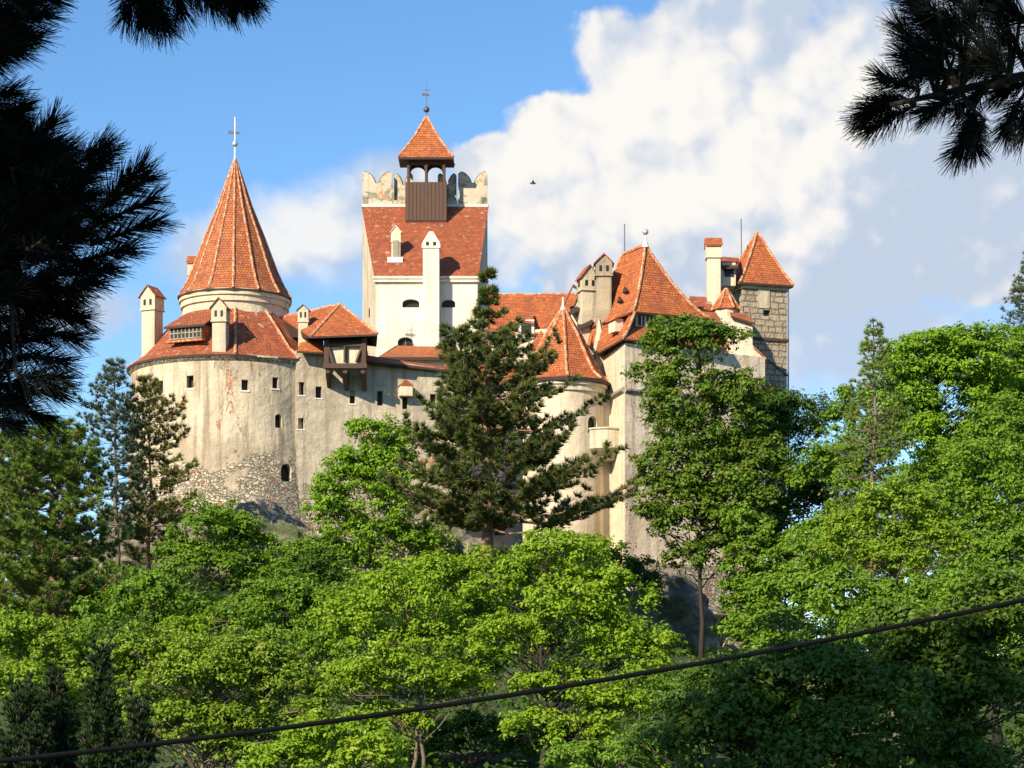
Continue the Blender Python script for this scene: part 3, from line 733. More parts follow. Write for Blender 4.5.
# weld the two groups into one closed solid
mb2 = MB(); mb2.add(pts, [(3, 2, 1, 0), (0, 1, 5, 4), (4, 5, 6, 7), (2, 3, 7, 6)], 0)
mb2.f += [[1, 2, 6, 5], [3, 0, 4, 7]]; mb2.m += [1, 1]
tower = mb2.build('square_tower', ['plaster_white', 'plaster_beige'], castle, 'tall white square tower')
cu = MB(); s = S(YT)
for px, py, w, h, a in ((410.8, 307.5, 17, 8.5, 1), (448.5, 307.5, 13.5, 8, 1), (405.2, 347.5, 15, 10.5, 1), (449, 348, 15, 10, 1)):
    opening(P(px, py, YT), (0, -1, 0), w/s, h/s, cu, tower, True, 0.5, (1, 0) if py > 330 else (0, 0))
cut(tower, cu)
p = P(368.3, 317, 198.1); p[0] = fx0+(bx0-fx0)*(p[1]-YT)/(YB-YT)
mb = MB(); mb.box((p[0]-0.01, p[1], p[2]), (0.08, 0.5, 0.7)); mb.build('slit_window', 'opening', tower)
mb = MB()
ov = 0.22
mb.slab([fl+V(-0.1, -ov, zf-0.1), fr+V(0.1, -ov, zf-0.1), br_+V(0.1, 0.1, zr+0.12), bl+V(-0.1, 0.1, zr+0.12)], 0.1, 0, 0)
mb.build('roof', ['tile_old'], tower, 'steep lean-to roof of weathered brown tiles')
mb = MB(); mb.box((fx0/2+fx1/2, YT-0.12, zf-0.62), (fx1-fx0+0.3, 0.22, 0.22)); mb.box((fx0/2+fx1/2, YT-0.16, zf-0.36), (fx1-fx0+0.4, 0.32, 0.2))
mb.build('cornice', 'plaster_white', tower)
# big white stack against the front
s = S(193.1); xw = PX(431, 193.1); w = 17.5/s; zt1 = PZ(248, 193.1); zt2 = PZ(231.5, 193.1)
mb = MB(); mb.box((xw, 193.85, 24), (w*0.93, 1.5, zt1-24)); mb.box((xw, 193.85, zt1), (w*1.06, 1.65, 0.35))
mb.extrude([(xw-w*0.53, 193.02, zt1+0.35), (xw+w*0.53, 193.02, zt1+0.35), (xw+w*0.12, 193.02, zt2), (xw-w*0.12, 193.02, zt2)], (0, 1.65, 0))
for k in (-0.21, 0.2): mb.box((xw+k*w, 193.01, zt1+0.22), (0.22, 0.06, 0.28), mi=1)
mb.build('chimney', ['plaster_white', 'opening'], tower, 'tall white stack with pointed head against the front')
# small stack on the roof
yy = 196.2; zz = PZ(265, yy)
chimney(tower, 395.8, 10, 225, 264, yy, 'front', 'plaster_cream', depth=0.8, cap_mat='plaster_cream', slots=False)
mb = MB(); mb.box((PX(395.8, yy), yy-0.02, PZ(258, yy)), (0.5, 0.05, 1.5)); mb.box((PX(395.3, yy), yy+0.1, PZ(264.5, yy)), (1.3, 1.0, 0.55), mi=1)
mb.build('soot_panel', ['plaster_grey', 'white_trim'], tower)
# swallow-tail parapet round the platform behind the roof
YD = 208.5
mb = MB(); zpb = zr-0.3; zpt = PZ(172, YB)
def tail(mb, a, b, cap=True):
    """one merlon between a and b (ground plan points), cut like a swallow tail"""
    d = unit(b-a); L = np.linalg.norm(b-a); nrm = V(d[1], -d[0], 0)
    z0, zt_, zm = zpb, zpt, zpb+(zpt-zpb)*0.42
    ol = [(0, z0), (L, z0), (L, zt_-0.12), (L*0.93, zt_)]
    for i in range(1, 8): t = i/8; ol.append((L*(0.93-0.43*t), zm+(zt_-zm)*sqrt(1-t*t)))
    for i in range(1, 8): t = i/8; ol.append((L*(0.50-0.43*t), zm+(zt_-zm)*sqrt(1-(1-t)**2)))
    ol += [(L*0.07, zt_), (0, zt_-0.12)]
    mb.extrude([a+d*x+up*z-nrm*0.0 for x, z in ol], -nrm*0.5)
    top = [a+d*x+up*(z+0.03)-nrm*0.25 for x, z in ol[3:-1]]
    mb.tube(top, 0.11, 5, 1)
def swallow(mb, a, b, n, gap):
    d = unit(b-a); L = np.linalg.norm(b-a); w = (L-gap*(n-1))/n; nrm = V(d[1], -d[0], 0)
    mb.box((a+b)/2-nrm*0.27+up*zpb, (L, 0.5, (zpt-zpb)*0.33), d, -nrm)
    for i in range(n): tail(mb, a+d*(i*(w+gap)), a+d*(i*(w+gap)+w))
fa, fb = V(bx0, YB+0.05, 0), V(bx1, YB+0.05, 0); ba, bb = V(bx0+0.2, YD, 0), V(bx1-0.2, YD, 0)
Lw = (bx1-bx0)
swallow(mb, fa, fa+V(Lw*0.235, 0, 0), 1, 0.1); swallow(mb, fb-V(Lw*0.235, 0, 0), fb, 1, 0.1)
mb.box((bx0+Lw/2, YB+0.3, zpb), (Lw*0.52, 0.4, (zpt-zpb)*0.25))
swallow(mb, fa+V(Lw*0.25, 0.6, 0), fa+V(Lw*0.40, 0.6, 0), 1, 0.1); swallow(mb, fb-V(Lw*0.40, -0.6, 0), fb-V(Lw*0.25, -0.6, 0), 1, 0.1)
swallow(mb, fb, bb, 3, 0.25); swallow(mb, ba, fa, 3, 0.25); swallow(mb, bb, ba, 4, 0.3)
mb.box((bx0+Lw/2, YB-0.02, zpb+0.2), (Lw+0.1, 0.3, 0.22), mi=2)
mb.build('parapet', ['painted_parapet', 'slate_cap', 'white_trim'], tower, 'painted swallow-tail battlements')
mb = MB(); mb.box(((bx0+bx1)/2, (YB+YD)/2, 14), (bx1-bx0-0.6, YD-YB-0.6, zpb+0.1-14)); mb.build('tower_core', 'plaster_beige', tower)
# boarded bell turret
yb = 200.4; s = S(yb); xb = PX(426, yb); wb = 41.5/s; zb0, zb1 = PZ(217, yb), PZ(182, yb)
mb = MB(); mb.box((xb, yb+1.5, zb0-0.4), (wb, 3.0, zb1-zb0+0.4))
for i in range(11): mb.box((xb-wb/2+wb*(i+0.5)/11, yb-0.02, zb0-0.3), (wb/11*0.9, 0.05, zb1-zb0+0.28))
belfry = mb.build('belfry', 'boards', castle, 'brown boarded bell turret with open arcade')
zb2 = PZ(160.5, yb)
def arcade(mb, a, b, nrm):
    """two arched openings between three posts"""
    d = unit(b-a); L = np.linalg.norm(b-a)
    for k in range(2):
        p0 = a+d*(L*k/2); w = L/2; ol = [(0, 0)]
        hgt = zb2-zb1
        pts = [(0, hgt), (0, hgt*0.62)]
        for i in range(9): q = pi-pi*i/8; pts.append((w/2+(w/2-0.1)*cos(q), hgt*0.60+(hgt*0.32)*sin(q)))
        pts += [(w, hgt*0.62), (w, hgt)]
        mb.extrude([p0+d*x+up*(zb1+z) for x, z in pts], -nrm*0.16)
hw = wb/2*0.86; yc_ = yb+1.1
corn = [V(xb-hw, yc_-0.85, 0), V(xb+hw, yc_-0.85, 0), V(xb+hw, yc_+0.75, 0), V(xb-hw, yc_+0.75, 0)]
mb = MB()
for i, n_ in enumerate((V(0, -1, 0), V(1, 0, 0), V(0, 1, 0), V(-1, 0, 0))): arcade(mb, corn[i], corn[(i+1) % 4], n_)
mb.build('arcade', 'timber', belfry)
for i in range(4):
    for q_ in (corn[i], (corn[i]+corn[(i+1) % 4])/2):
        q = MB(); q.box(q_+up*zb1, (0.2, 0.2, zb2-zb1)); q.build('post', 'timber', belfry)
er = 55.5/s/2; ez = PZ(158, yb); az = PZ(116.5, yc_)
mb = MB()
prof_ = [(er*sqrt(2), ez), (er*sqrt(2)*0.83, ez+0.55), (er*sqrt(2)*0.40, ez+2.1), (0.06, az)]
mb.lathe((xb, yc_), prof_, 4, 0, pi/4, cap=False)
mb.lathe((xb, yc_), [(hw*1.35, ez-0.3), (er*sqrt(2)*0.985, ez-0.2), (er*sqrt(2), ez)], 4, 2, pi/4)
for k in range(4): mb.tube([on_ring((xb, yc_), r, pi/4+k*pi/2, z+0.02) for r, z in prof_], 0.1, 6, 1)
for a_ in mb.v: a_[:, 1] = yc_+(a_[:, 1]-yc_)*0.60      # the turret is shallower than it is wide
mb.build('roof', ['tile_orange', 'ridge_tiles', 'soffit'], belfry)
finial(belfry, xb, yc_, az-0.2, PZ(82, yc_), 0.06, PZ(109.5, yc_), 0.27, 'metal_dark', vane=(PZ(95, yc_), 0.6))
# low tiled roof in front of the tower
mb = MB(); ya, yb2 = 188.5, 192.8
mb.slab([V(PX(378, ya), ya, PZ(357, ya)), V(PX(455, ya), ya, PZ(357, ya)), V(PX(449, yb2), yb2, PZ(347, yb2)), V(PX(396, yb2), yb2, PZ(345.5, yb2))], 0.22, 0, 1)
mb.slab([V(PX(378, ya), ya, PZ(357, ya)), V(PX(396, yb2), yb2, PZ(345.5, yb2)), V(PX(396, yb2+1), yb2+1, PZ(347, yb2+1)), V(PX(383, yb2+1), yb2+1, PZ(357, yb2+1))], 0.2, 0, 1)
mb.box((PX(420, 191), 191.4, 24), (6.2, 4.4, PZ(358, ya)-24), mi=2)
mb.build('porch', ['tile_orange', 'soffit', 'plaster_white'], castle, 'low orange tiled porch roof in front of the square tower')

# --- long hall behind, and the plain walls in the middle
mb = MB(); mb.prism([(PX(486, 190), 190), (PX(612, 186), 186), (PX(612, 198), 198), (PX(486, 198), 198)], 14, PZ(331, 189))
hall = mb.build('hall', 'plaster_cream', castle)
mb = MB(); h0, h1, h2, h3 = V(PX(484, 189), 189, PZ(335, 189)), V(PX(600, 187), 187, PZ(333, 187)), V(PX(592, 193), 193, PZ(294.5, 193)), V(PX(488, 193), 193, PZ(294.5, 193))
mb.slab([h0, h1, h2, h3], 0.15, 0, 2); mb.slab([h3, h2, h2+V(0, 5, -3.2), h3+V(0, 5, -3.2)], 0.15, 0, 2); mb.tube([h3, h2], 0.12, 6, 1)
mb.build('roof', ['tile_orange', 'ridge_tiles', 'soffit'], hall)
mb = MB(); mb.box((PX(525, 188.3), 189.2, PZ(338, 188.3)), (1.5, 1.8, 1.5)); mb.slab([P(516, 320.5, 188.0), P(534, 322.5, 188.0), P(533, 313, 190.6), P(517, 312, 190.6)], 0.1, 1)
mb.box((PX(526, 188.3), 188.26, PZ(334, 188.3)), (0.8, 0.08, 0.7), mi=2); mb.build('dormer', ['white_trim', 'tile_orange', 'opening'], hall)
# gabled block left of the tall chimneys
mb = MB(); mb.prism([(PX(566, 186.2), 186.2), (PX(607, 184.5), 184.5), (PX(607, 190), 190), (PX(566, 190), 190)], 14, PZ(318, 186))
mb.extrude([P(569, 318, 186.15), P(592, 318, 186.15), P(581, 288, 186.15)], (0, 4, 0))
block = mb.build('stair_block', 'plaster_cream', castle)
mb = MB(); g0, g1, g2 = P(556, 303, 185.6), P(580, 283, 185.6), P(600, 306, 185.6)
mb.slab([P(562, 309, 185.4), P(573, 285.5, 185.4), P(573, 284, 190), P(562, 305, 190)], 0.16, 0, 1)
mb.slab([P(573, 285.5, 185.4), P(590, 296, 185.4), P(590, 294, 190), P(573, 284, 190)], 0.16, 0, 1)
mb.slab([P(570, 312, 184.6), P(581, 307, 184.6), P(581, 303, 187), P(570, 307, 187)], 0.25, 1, 1)
mb.slab([P(577, 327, 183.6), P(592, 320, 183.6), P(592, 317, 186), P(577, 323, 186)], 0.3, 1, 1)
mb.build('roof', ['tile_orange', 'soffit'], block)
mb = MB(); mb.box(P(585, 350, 184.9), (1.2, 0.2, 1.9)); mb.box(P(585.5, 350, 184.75), (0.12, 0.1, 1.9), mi=1); mb.build('window', ['opening', 'white_trim'], block)
# lower curtain between square tower and turret
mb = MB(); wl = [(PX(444, 181.5), 181.5), (PX(560, 181), 181), (PX(560, 188), 188), (PX(444, 188), 188)]
mb.prism(wl, 9, PZ(382, 181.2)); midwall = mb.build('middle_wall', 'plaster_pink', castle)
mb = MB(); mb.slab([P(440, 384, 181.0), P(548, 384, 180.6), P(545, 366, 184), P(445, 364, 184)], 0.16, 0, 1); mb.build('roof', ['tile_orange', 'soffit'], midwall)
mb = MB()
for px, py in ((455, 540), (505, 500), (463, 545), (500, 535)): mb = MB(); mb.box(P(px, py, 181.25)+V(0, -0.02, 0), (0.8, 0.14, 1.4)); mb.build('window', 'opening', midwall)
# little roof with a pale finial left of the turret
mb = MB(); tc_ = (PX(541, 181.5), 181.5); mb.lathe(tc_, [(1.35, PZ(352, 181.5)), (0.75, PZ(344, 181.5)), (0.05, PZ(331, 181.5))], 8, 0, 0.2); mb.lathe(tc_, [(1.1, 28), (1.1, PZ(352, 181.5))], 16, 1)
small = mb.build('small_turret', ['tile_orange', 'plaster_cream'], castle)
finial(small, PX(548, 180.8), 180.8, PZ(345, 180.8), PZ(333, 180.8), 0.16, mat='white_trim')

# --- round stair turret with its flared tiled cone
YC = 180.4; TC = (PX(563, YC), YC); s = S(YC)
tzt = PZ(384, YC)
mb = MB(); mb.lathe(TC, [(3.25, 9), (3.2, tzt-1.3), (3.2, tzt-1.0), (3.36, tzt-0.95), (3.36, tzt-0.55), (3.5, tzt-0.5), (3.5, tzt-0.1)], 64)
turret = mb.build('stair_turret', 'plaster_cream', castle)
cu = MB(); p, n = ring_at(TC, 3.22, 593, 433.5); opening(p, n, 1.0, 1.35, cu, turret, True, 0.5)
cut(turret, cu)
prof = [(3.85, tzt), (3.05, tzt+0.65), (2.35, tzt+1.9), (1.4, tzt+3.8), (0.2, PZ(311, YC))]
mb = MB(); mb.lathe(TC, prof, 8, 0, radians(4), cap=False); mb.lathe(TC, [(3.4, tzt-0.35), (3.9, tzt-0.28), (3.95, tzt)], 8, 2, radians(4))
for k in range(8): mb.tube([on_ring(TC, r, radians(4)+k*pi/4, z+0.03) for r, z in prof], 0.12, 6, 1)
mb.build('roof', ['tile_orange', 'ridge_tiles', 'soffit'], turret, 'eight sided flared cone of orange tiles')
finial(turret, TC[0], TC[1], PZ(312, YC), PZ(297, YC), 0.14, mat='white_trim', plinth=0.24)

mb = MB(); mb.prism([(PX(594, 179.8), 179.8), (PX(611, 179.8), 179.8), (PX(611, 185), 185), (PX(594, 185), 185)], 9, PZ(400, 179.8)); mb.build('link_wall', 'plaster_cream', castle)
# --- main house on the right with the big hipped roof
hA = V(PX(625, 176), 176.0); hB = V(PX(603, 182.5), 182.5); hC = V(PX(765, 182.2), 182.2)
rd = unit(hC-hA); bd = V(-rd[1], rd[0])
hB2 = hB+bd*3.5; hC2 = hC+bd*8
zw = PZ(343, 176)
mb = MB(); mb.prism([hA, hC, hC2, hB2, hB], 8, zw)
house = mb.build('main_house', 'plaster_pink', castle)
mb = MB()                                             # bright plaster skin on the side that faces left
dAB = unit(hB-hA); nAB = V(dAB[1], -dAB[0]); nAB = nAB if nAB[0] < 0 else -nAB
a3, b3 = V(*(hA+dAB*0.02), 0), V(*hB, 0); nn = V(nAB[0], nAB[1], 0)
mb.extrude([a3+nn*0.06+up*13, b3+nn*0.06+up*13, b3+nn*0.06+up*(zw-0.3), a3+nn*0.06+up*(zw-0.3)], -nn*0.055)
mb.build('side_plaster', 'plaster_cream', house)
nR = V(rd[1], -rd[0], 0)
def on_line(a, d, px, py):
    lo, hi = -5.0, 25.0
    for _ in range(50):
        m = (lo+hi)/2; q = a+d*m
        if 512+q[0]*F/q[1] < px: lo = m
        else: hi = m
    return V(q[0], q[1], PZ(py, q[1]))
cu = MB()
for px, py, w, h in ((700, 372, 0.7, 1.0), (653, 490, 0.7, 1.0), (735, 460, 0.7, 1.1)):
    p = on_line(hA, rd, px, py); opening(p, nR, w, h, cu, house, False, 0.4, (1, 1))
cut(house, cu)
p = on_line(hA, dAB, 608.5, 433) if False else None
tt = 0.72; q = hA+(hB-hA)*tt; mb = MB(); mb.box((q[0]+nn[0]*0.1, q[1]+nn[1]*0.1, PZ(432, q[1])), (0.9, 0.1, 1.1), (dAB[0], dAB[1], 0), (nn[0], nn[1], 0)); mb.build('window', 'plaster_grey', house)
# string course
zs = PZ(388, 176)
mb = MB(); A3, C3, B3 = V(*hA, 0), V(*hC, 0), V(*hB, 0)
mb.extrude([A3+nR*0.0+up*zs, A3+nR*0.22+up*(zs-0.08), A3+nR*0.22+up*(zs-0.2), A3+up*(zs-0.42)], C3-A3)
mb.extrude([A3+nn*0.065+up*(zs+0.15), A3+nn*0.3+up*(zs-0.05), A3+nn*0.3+up*(zs-0.2), A3+nn*0.065+up*(zs-0.4)], B3-A3)
mb.build('cornice', 'plaster_grey', house)
# low stone plinth with the gate
mb = MB(); z_p = PZ(537, 176)
pl = [hA-rd*0.4-bd*0.4, hC-bd*0.4+rd*0.3, hC2, hB2, hB-rd*0.4]
mb.prism(pl, 6, PZ(562, 176), 0); base = mb.build('stone_base', 'rubble', castle)
cu = MB(); p = on_line(hA-bd*0.4, rd, 716, 651); opening(p, nR, 1.6, 2.6, cu, base, False, 0.6, (1, 0), name='gate', mat='door_red'); cut(base, cu)
mb = MB(); mb.box(p+up*2.62+nR*0.12, (2.2, 0.4, 0.2), (rd[0], rd[1], 0), -nR); mb.build('lintel', 'timber', base)
# balcony in the corner between house and turret
bc = (PX(607, 179.0), 179.0); zk = PZ(432, 179)
mb = MB(); mb.lathe(bc, [(0.75, PZ(461, 179)), (0.95, PZ(457, 179)), (1.5, PZ(453, 179)), (1.75, PZ(450.5, 179)), (1.75, zk), (1.85, zk+0.02), (1.85, zk+0.15)], 40)
mb.build('balcony', 'plaster_beige', house)
# upper storey and roof
E1 = V(PX(633.5, 177.5), 177.5, PZ(311, 177.5)); r3 = V(0.905, 0.426, 0); b3_ = V(-0.426, 0.905, 0)
E2 = E1+r3*6.75; E4 = E1+b3_*9.5; E3 = E2+b3_*9.5
T1 = E1+r3*2.45+b3_*2.6; T1[2] = PZ(245, T1[1]); T2 = T1+b3_*3.8
mb = MB(); ins = 0.45
mb.prism([(E1+r3*ins+b3_*ins)[:2], (E2-r3*ins+b3_*ins)[:2], (E3-r3*ins-b3_*ins)[:2], (E4+r3*ins-b3_*ins)[:2]], 31, E1[2]-0.05)
upper = mb.build('upper_storey', 'plaster_cream', castle)
for d0, wv in ((0.9, 0.5), (1.9, 1.0), (3.7, 1.2), (5.3, 0.8)):
    p = E1+r3*d0+b3_*ins; p[2] = E1[2]-0.95
    mb = MB(); mb.box(p-b3_*0.03, (wv, 0.12, 0.75), r3, b3_); mb.box(p-b3_*0.09, (0.07, 0.06, 0.75), r3, b3_, mi=1); mb.build('window', ['opening', 'white_trim'], upper)
def bent(mb, a, b, ta, tb, sag=0.62, n=7, mi=0, under=2):
    """concave roof face from eave a-b up to ridge ta-tb"""
    prev = None
    for i in range(n+1):
        t = i/n; k = sag*(t**0.8)*(1-t)*4*0.9
        l = a+(ta-a)*t-up*k; r = b+(tb-b)*t-up*k
        if prev is not None:
            if np.linalg.norm(l-r) < 1e-6: mb.slab([prev[0], prev[1], l], 0.15, mi, under)
            else: mb.slab([prev[0], prev[1], r, l], 0.15, mi, under)
        prev = (l, r)
def hip(mb, a, ta, sag=0.62, n=7, mi=1, rad=0.12):
    mb.tube([a+(ta-a)*(i/n)-up*(sag*((i/n)**0.8)*(1-i/n)*3.6-0.04) for i in range(n+1)], rad, 6, mi)
mb = MB(); ov_ = 0.0
bent(mb, E1, E2, T1, T1); bent(mb, E2, E3, T1, T2); bent(mb, E4, E1, T2, T1); bent(mb, E3, E4, T2, T2)
for a, b in ((E1, T1), (E2, T1), (E3, T2), (E4, T2)): hip(mb, a, b)
mb.tube([T1+up*0.04, T2+up*0.04], 0.13, 6, 1)
# lower skirt that sweeps out on the left
A1 = V(PX(622.5, 175.6), 175.6, PZ(338.5, 175.6)); B1 = A1+V(-1.55, 5.7, 0); C1 = A1+r3*9.2
k0 = E1+V(0.1, 0.1, -0.12)
bent(mb, B1, A1, E4+V(0.1, 0, -0.12), k0, 0.25, 4); hip(mb, A1, k0+up*0.06, 0.25, 5)
i1 = E1+r3*0.35+b3_*0.42; i1[2] = PZ(326, i1[1]); i2 = i1+r3*8.2
mb.slab([A1, C1, i2, i1], 0.15, 0, 2); mb.slab([A1, i1, k0], 0.15, 0, 2)
# eyebrow slots in the left slope
for q0, q1, hgt in ((0.42, 0.45, 0.3), (0.30, 0.62, 0.3)):
    p = E1+(T1-E1)*q0+b3_*q1*4.2-up*0.45
    nL = unit(np.cross(T1-E1, E4-E1)); nL = nL if nL[0] < 0 else -nL
    mb.extrude([p-b3_*0.4+nL*0.02, p+b3_*0.4+nL*0.02, p+nL*0.03+up*0.42], nL*0.22, 3)
mb.build('roof', ['tile_orange', 'ridge_tiles', 'soffit', 'soffit'], upper, 'big hipped roof with concave slopes')
mb = MB(); q = E1+(A1-E1)*0.38+b3_*2.2; mb.box(q-up*0.5, (1.1, 0.7, 1.0), b3_, r3); mb.slab([q+b3_*0.75+up*0.45-r3*0.5, q-b3_*0.75+up*0.52-r3*0.5, q-b3_*0.75+up*1.0+r3*0.9, q+b3_*0.75+up*0.95+r3*0.9], 0.12, 1, 1)
mb.build('dormer', ['plaster_cream', 'tile_orange'], upper)
finial(upper, T1[0], T1[1], T1[2], PZ(229, T1[1]), 0.09, PZ(232, T1[1]), 0.25, plinth=0.2, mat='metal_pale')
mb = MB(); mb.tube([(PX(624.5, 187), 187, PZ(256, 187)), (PX(624.5, 187), 187, PZ(224, 187))], 0.055, 6); mb.build('lightning_rod', 'metal_dark', upper)
chimney(upper, 604, 17, 253, 402, 182.2, 'front', 'plaster_sooty', depth=1.5, cap_h=0.7)
chimney(upper, 587.5, 17, 264, 402, 184.0, 'front', 'plaster_chimney', depth=1.5, cap_h=1.0, rot=0.25)
mb = MB(); mb.extrude([P(592.5, 352, 182.1), P(606, 352, 182.1), P(599, 318, 182.1)], (0, 0.4, 0)); mb.build('chimney_foot', 'plaster_cream', upper)

# --- stepped buttress wall, small hipped roofs and the far chimney
mb = MB(); yw = 184.6
ol = [(700, 420), (700, 322), (718, 322), (724, 317), (731.5, 315), (752.5, 321.5), (752.5, 345), (765, 357), (765, 470), (700, 470)]
mb.extrude([P(a, b, yw) for a, b in ol], (0, 3.2, 0)); butt = mb.build('buttress_wall', 'plaster_pink', castle)
mb = MB(); mb.slab([P(731, 315.5, yw-0.35), P(755, 323, yw-0.35), P(747, 314.5, yw+1.8), P(730, 311.5, yw+1.8)], 0.16, 0, 1)
mb.slab([P(753, 346, yw-0.2), P(766.5, 358.5, yw-0.2), P(768, 357, yw+3.2), P(753, 344, yw+3.2)], 0.12, 0, 0)
mb.slab([P(692, 318, yw-1.2), P(722, 323, yw-1.2), P(716, 312.5, yw+1.5), P(700, 311, yw+1.5)], 0.14, 0, 1)
mb.build('coping', ['tile_orange', 'soffit'], butt)
mb = MB(); mb.box(P(741.8, 340, yw-0.02), (0.12, 0.08, 0.9)); mb.build('slit_window', 'opening', butt)
mb = MB(); yk = 187.0; kc = (PX(726, yk), yk)
mb.lathe(kc, [(0.95, 28), (0.95, PZ(310, yk))], 12, 1)
kp = [(1.22, PZ(310.5, yk)), (0.95, PZ(306, yk)), (0.5, PZ(297, yk)), (0.05, PZ(289, yk))]
mb.lathe(kc, kp, 6, 0, radians(28), cap=True)
for k in range(6): mb.tube([on_ring(kc, r, radians(28)+k*pi/3, z+0.03) for r, z in kp], 0.09, 6, 2)
mb.build('corner_turret', ['tile_orange', 'plaster_cream', 'ridge_tiles'], castle)
mb = MB(); mb.slab([P(686, 306, 187), P(714, 309, 187), P(709, 297, 189.5), P(690, 296, 189.5)], 0.16, 0, 0); mb.box(P(702, 345, 189), (2.2, 2.0, 3.2), mi=1)
lowroof = mb.build('link_roof', ['tile_old', 'plaster_cream'], castle)
chimney(lowroof, 714, 15, 236, 312, 188.4, 'side', 'plaster_cream', depth=1.3, cap_h=0.65, slots=False)

# --- stone tower at the far right
yst = 190.0; s = S(yst); rot = radians(17); u_ = V(cos(rot), sin(rot), 0); v_ = V(-sin(rot), cos(rot), 0)
c0 = V(PX(743, yst), yst, 0); wS = 45.5/s/cos(rot); dS = 4.0
ztop = PZ(284, yst); zled = PZ(338, yst)
q4 = [c0, c0+u_*wS, c0+u_*wS+v_*dS, c0+v_*dS]
mb = MB(); mb.prism([p[:2] for p in q4], 22, ztop-0.35)
stone = mb.build('stone_tower', 'ashlar', castle, 'square tower of rough brown ashlar blocks')
cu = MB(); p = c0+u_*wS*0.54; p[2] = PZ(316, p[1]); opening(p, -v_, 0.62, 0.5, cu, stone, False, 0.4); cut(stone, cu)
mb = MB(); mb.box(c0+u_*wS*0.47+up*(PZ(307, yst))-v_*0.02, (1.05, 0.1, 1.9), u_, v_); mb.build('plaster_patch', 'plaster_chimney', stone)
mb = MB(); cs = c0+u_*wS/2+v_*dS/2
mb.box(cs+up*(zled-0.12), (wS+0.3, dS+0.3, 0.2), u_, v_); mb.build('ledge', 'timber', stone)
mb = MB(); mb.box(cs+up*(ztop-0.35), (wS+0.25, dS+0.25, 0.2), u_, v_); mb.box(cs+up*(ztop-0.15), (wS+0.5, dS+0.5, 0.2), u_, v_); mb.build('cornice', 'plaster_chimney', stone)
ap = V(PX(757.5, cs[1]), cs[1], PZ(232, cs[1]))
oo = 0.42; ee = [cs+u_*sx*(wS/2+oo)+v_*sy*(dS/2+oo)+up*(ztop+0.05) for sx, sy in ((-1, -1), (1, -1), (1, 1), (-1, 1))]
ee[3] = ee[3]-u_*0.3
mb = MB()
for i in range(4): bent(mb, ee[i], ee[(i+1) % 4], ap, ap, 0.18, 4, 0, 2)
for i in range(4): hip(mb, ee[i], ap, 0.18, 5, 1, 0.11)
mb.build('roof', ['tile_orange', 'ridge_tiles', 'soffit'], stone)
mb = MB(); pd = P(728, 288, 190.6); mb.box(pd, (1.1, 1.8, 1.9)); mb.box(pd+V(0.0, -0.93, 0.75), (0.75, 0.08, 0.85), mi=2)
mb.slab([P(717, 266.5, 189.2), P(738, 266, 189.2), P(739, 258, 192.4), P(722, 256.5, 192.4)], 0.22, 1, 3)
mb.build('dormer', ['plaster_cream', 'tile_old', 'opening', 'soffit'], stone)
mb = MB(); mb.tube([(PX(741.5, 192), 192, PZ(255, 192)), (PX(741, 192), 192, PZ(219, 192))], 0.05, 6); mb.build('lightning_rod', 'metal_dark', stone)
mb = MB(); pz = PZ(306, yst); g = c0+u_*(wS+0.1); mb.tube([g+up*ztop-v_*0.05, g+up*PZ(370, yst)-v_*0.05, g+up*24-v_*0.05], 0.07, 6)
mb.tube([c0+u_*(wS*0.48)-v_*0.08+up*PZ(356, yst), g+up*PZ(374, yst)-v_*0.08], 0.06, 6); mb.build('drainpipe', 'metal_dark', stone)
mb = MB(); mb.slab([P(764, 393, 188.2), P(785, 396, 188.2), P(775, 384, 190), P(766, 383, 190)], 0.14, 0, 0); mb.box(P(774, 430, 189.3), (1.6, 1.8, 2.8), mi=1)
mb.build('lean_to', ['tile_orange', 'plaster_cream'], castle)

# ------------------------------------------------------------------ trees
def rnd_dirs(rs, n):
    v = rs.normal(size=(n, 3)); return v/np.linalg.norm(v, axis=1)[:, None]

def leaf_quads(rs, pos, nrm, L, W):
    """folded four-cornered leaves at pos, facing nrm"""
    n = len(pos); t = np.cross(nrm, rnd_dirs(rs, n)); t /= np.linalg.norm(t, axis=1)[:, None]+1e-9
    b = np.cross(nrm, t); g = rs.uniform(0.5, 1.35, n); l = (L*g)[:, None]; w = (W*g*rs.uniform(0.75, 1.2, n))[:, None]
    q = np.empty((n, 4, 3)); q[:, 0] = pos-t*l*0.5; q[:, 2] = pos+t*l*0.5-nrm*l*0.12
    q[:, 1] = pos+b*w*0.5+nrm*w*0.14; q[:, 3] = pos-b*w*0.5+nrm*w*0.14
    return q

def limb(mb, a, b, r0, r1, rs, n=4, seg=5, sagz=0.0, wob=0.06):
    a, b = V(*a), V(*b); L = np.linalg.norm(b-a); pts = []; rad = []
    for i in range(n+1):
        t = i/n; p = a+(b-a)*t
        if 0 < i < n: p = p+rs.normal(size=3)*L*wob
        p[2] += sagz*L*4*t*(1-t); pts.append(p); rad.append(r0+(r1-r0)*t)
    mb.tube(pts, rad, seg); return pts

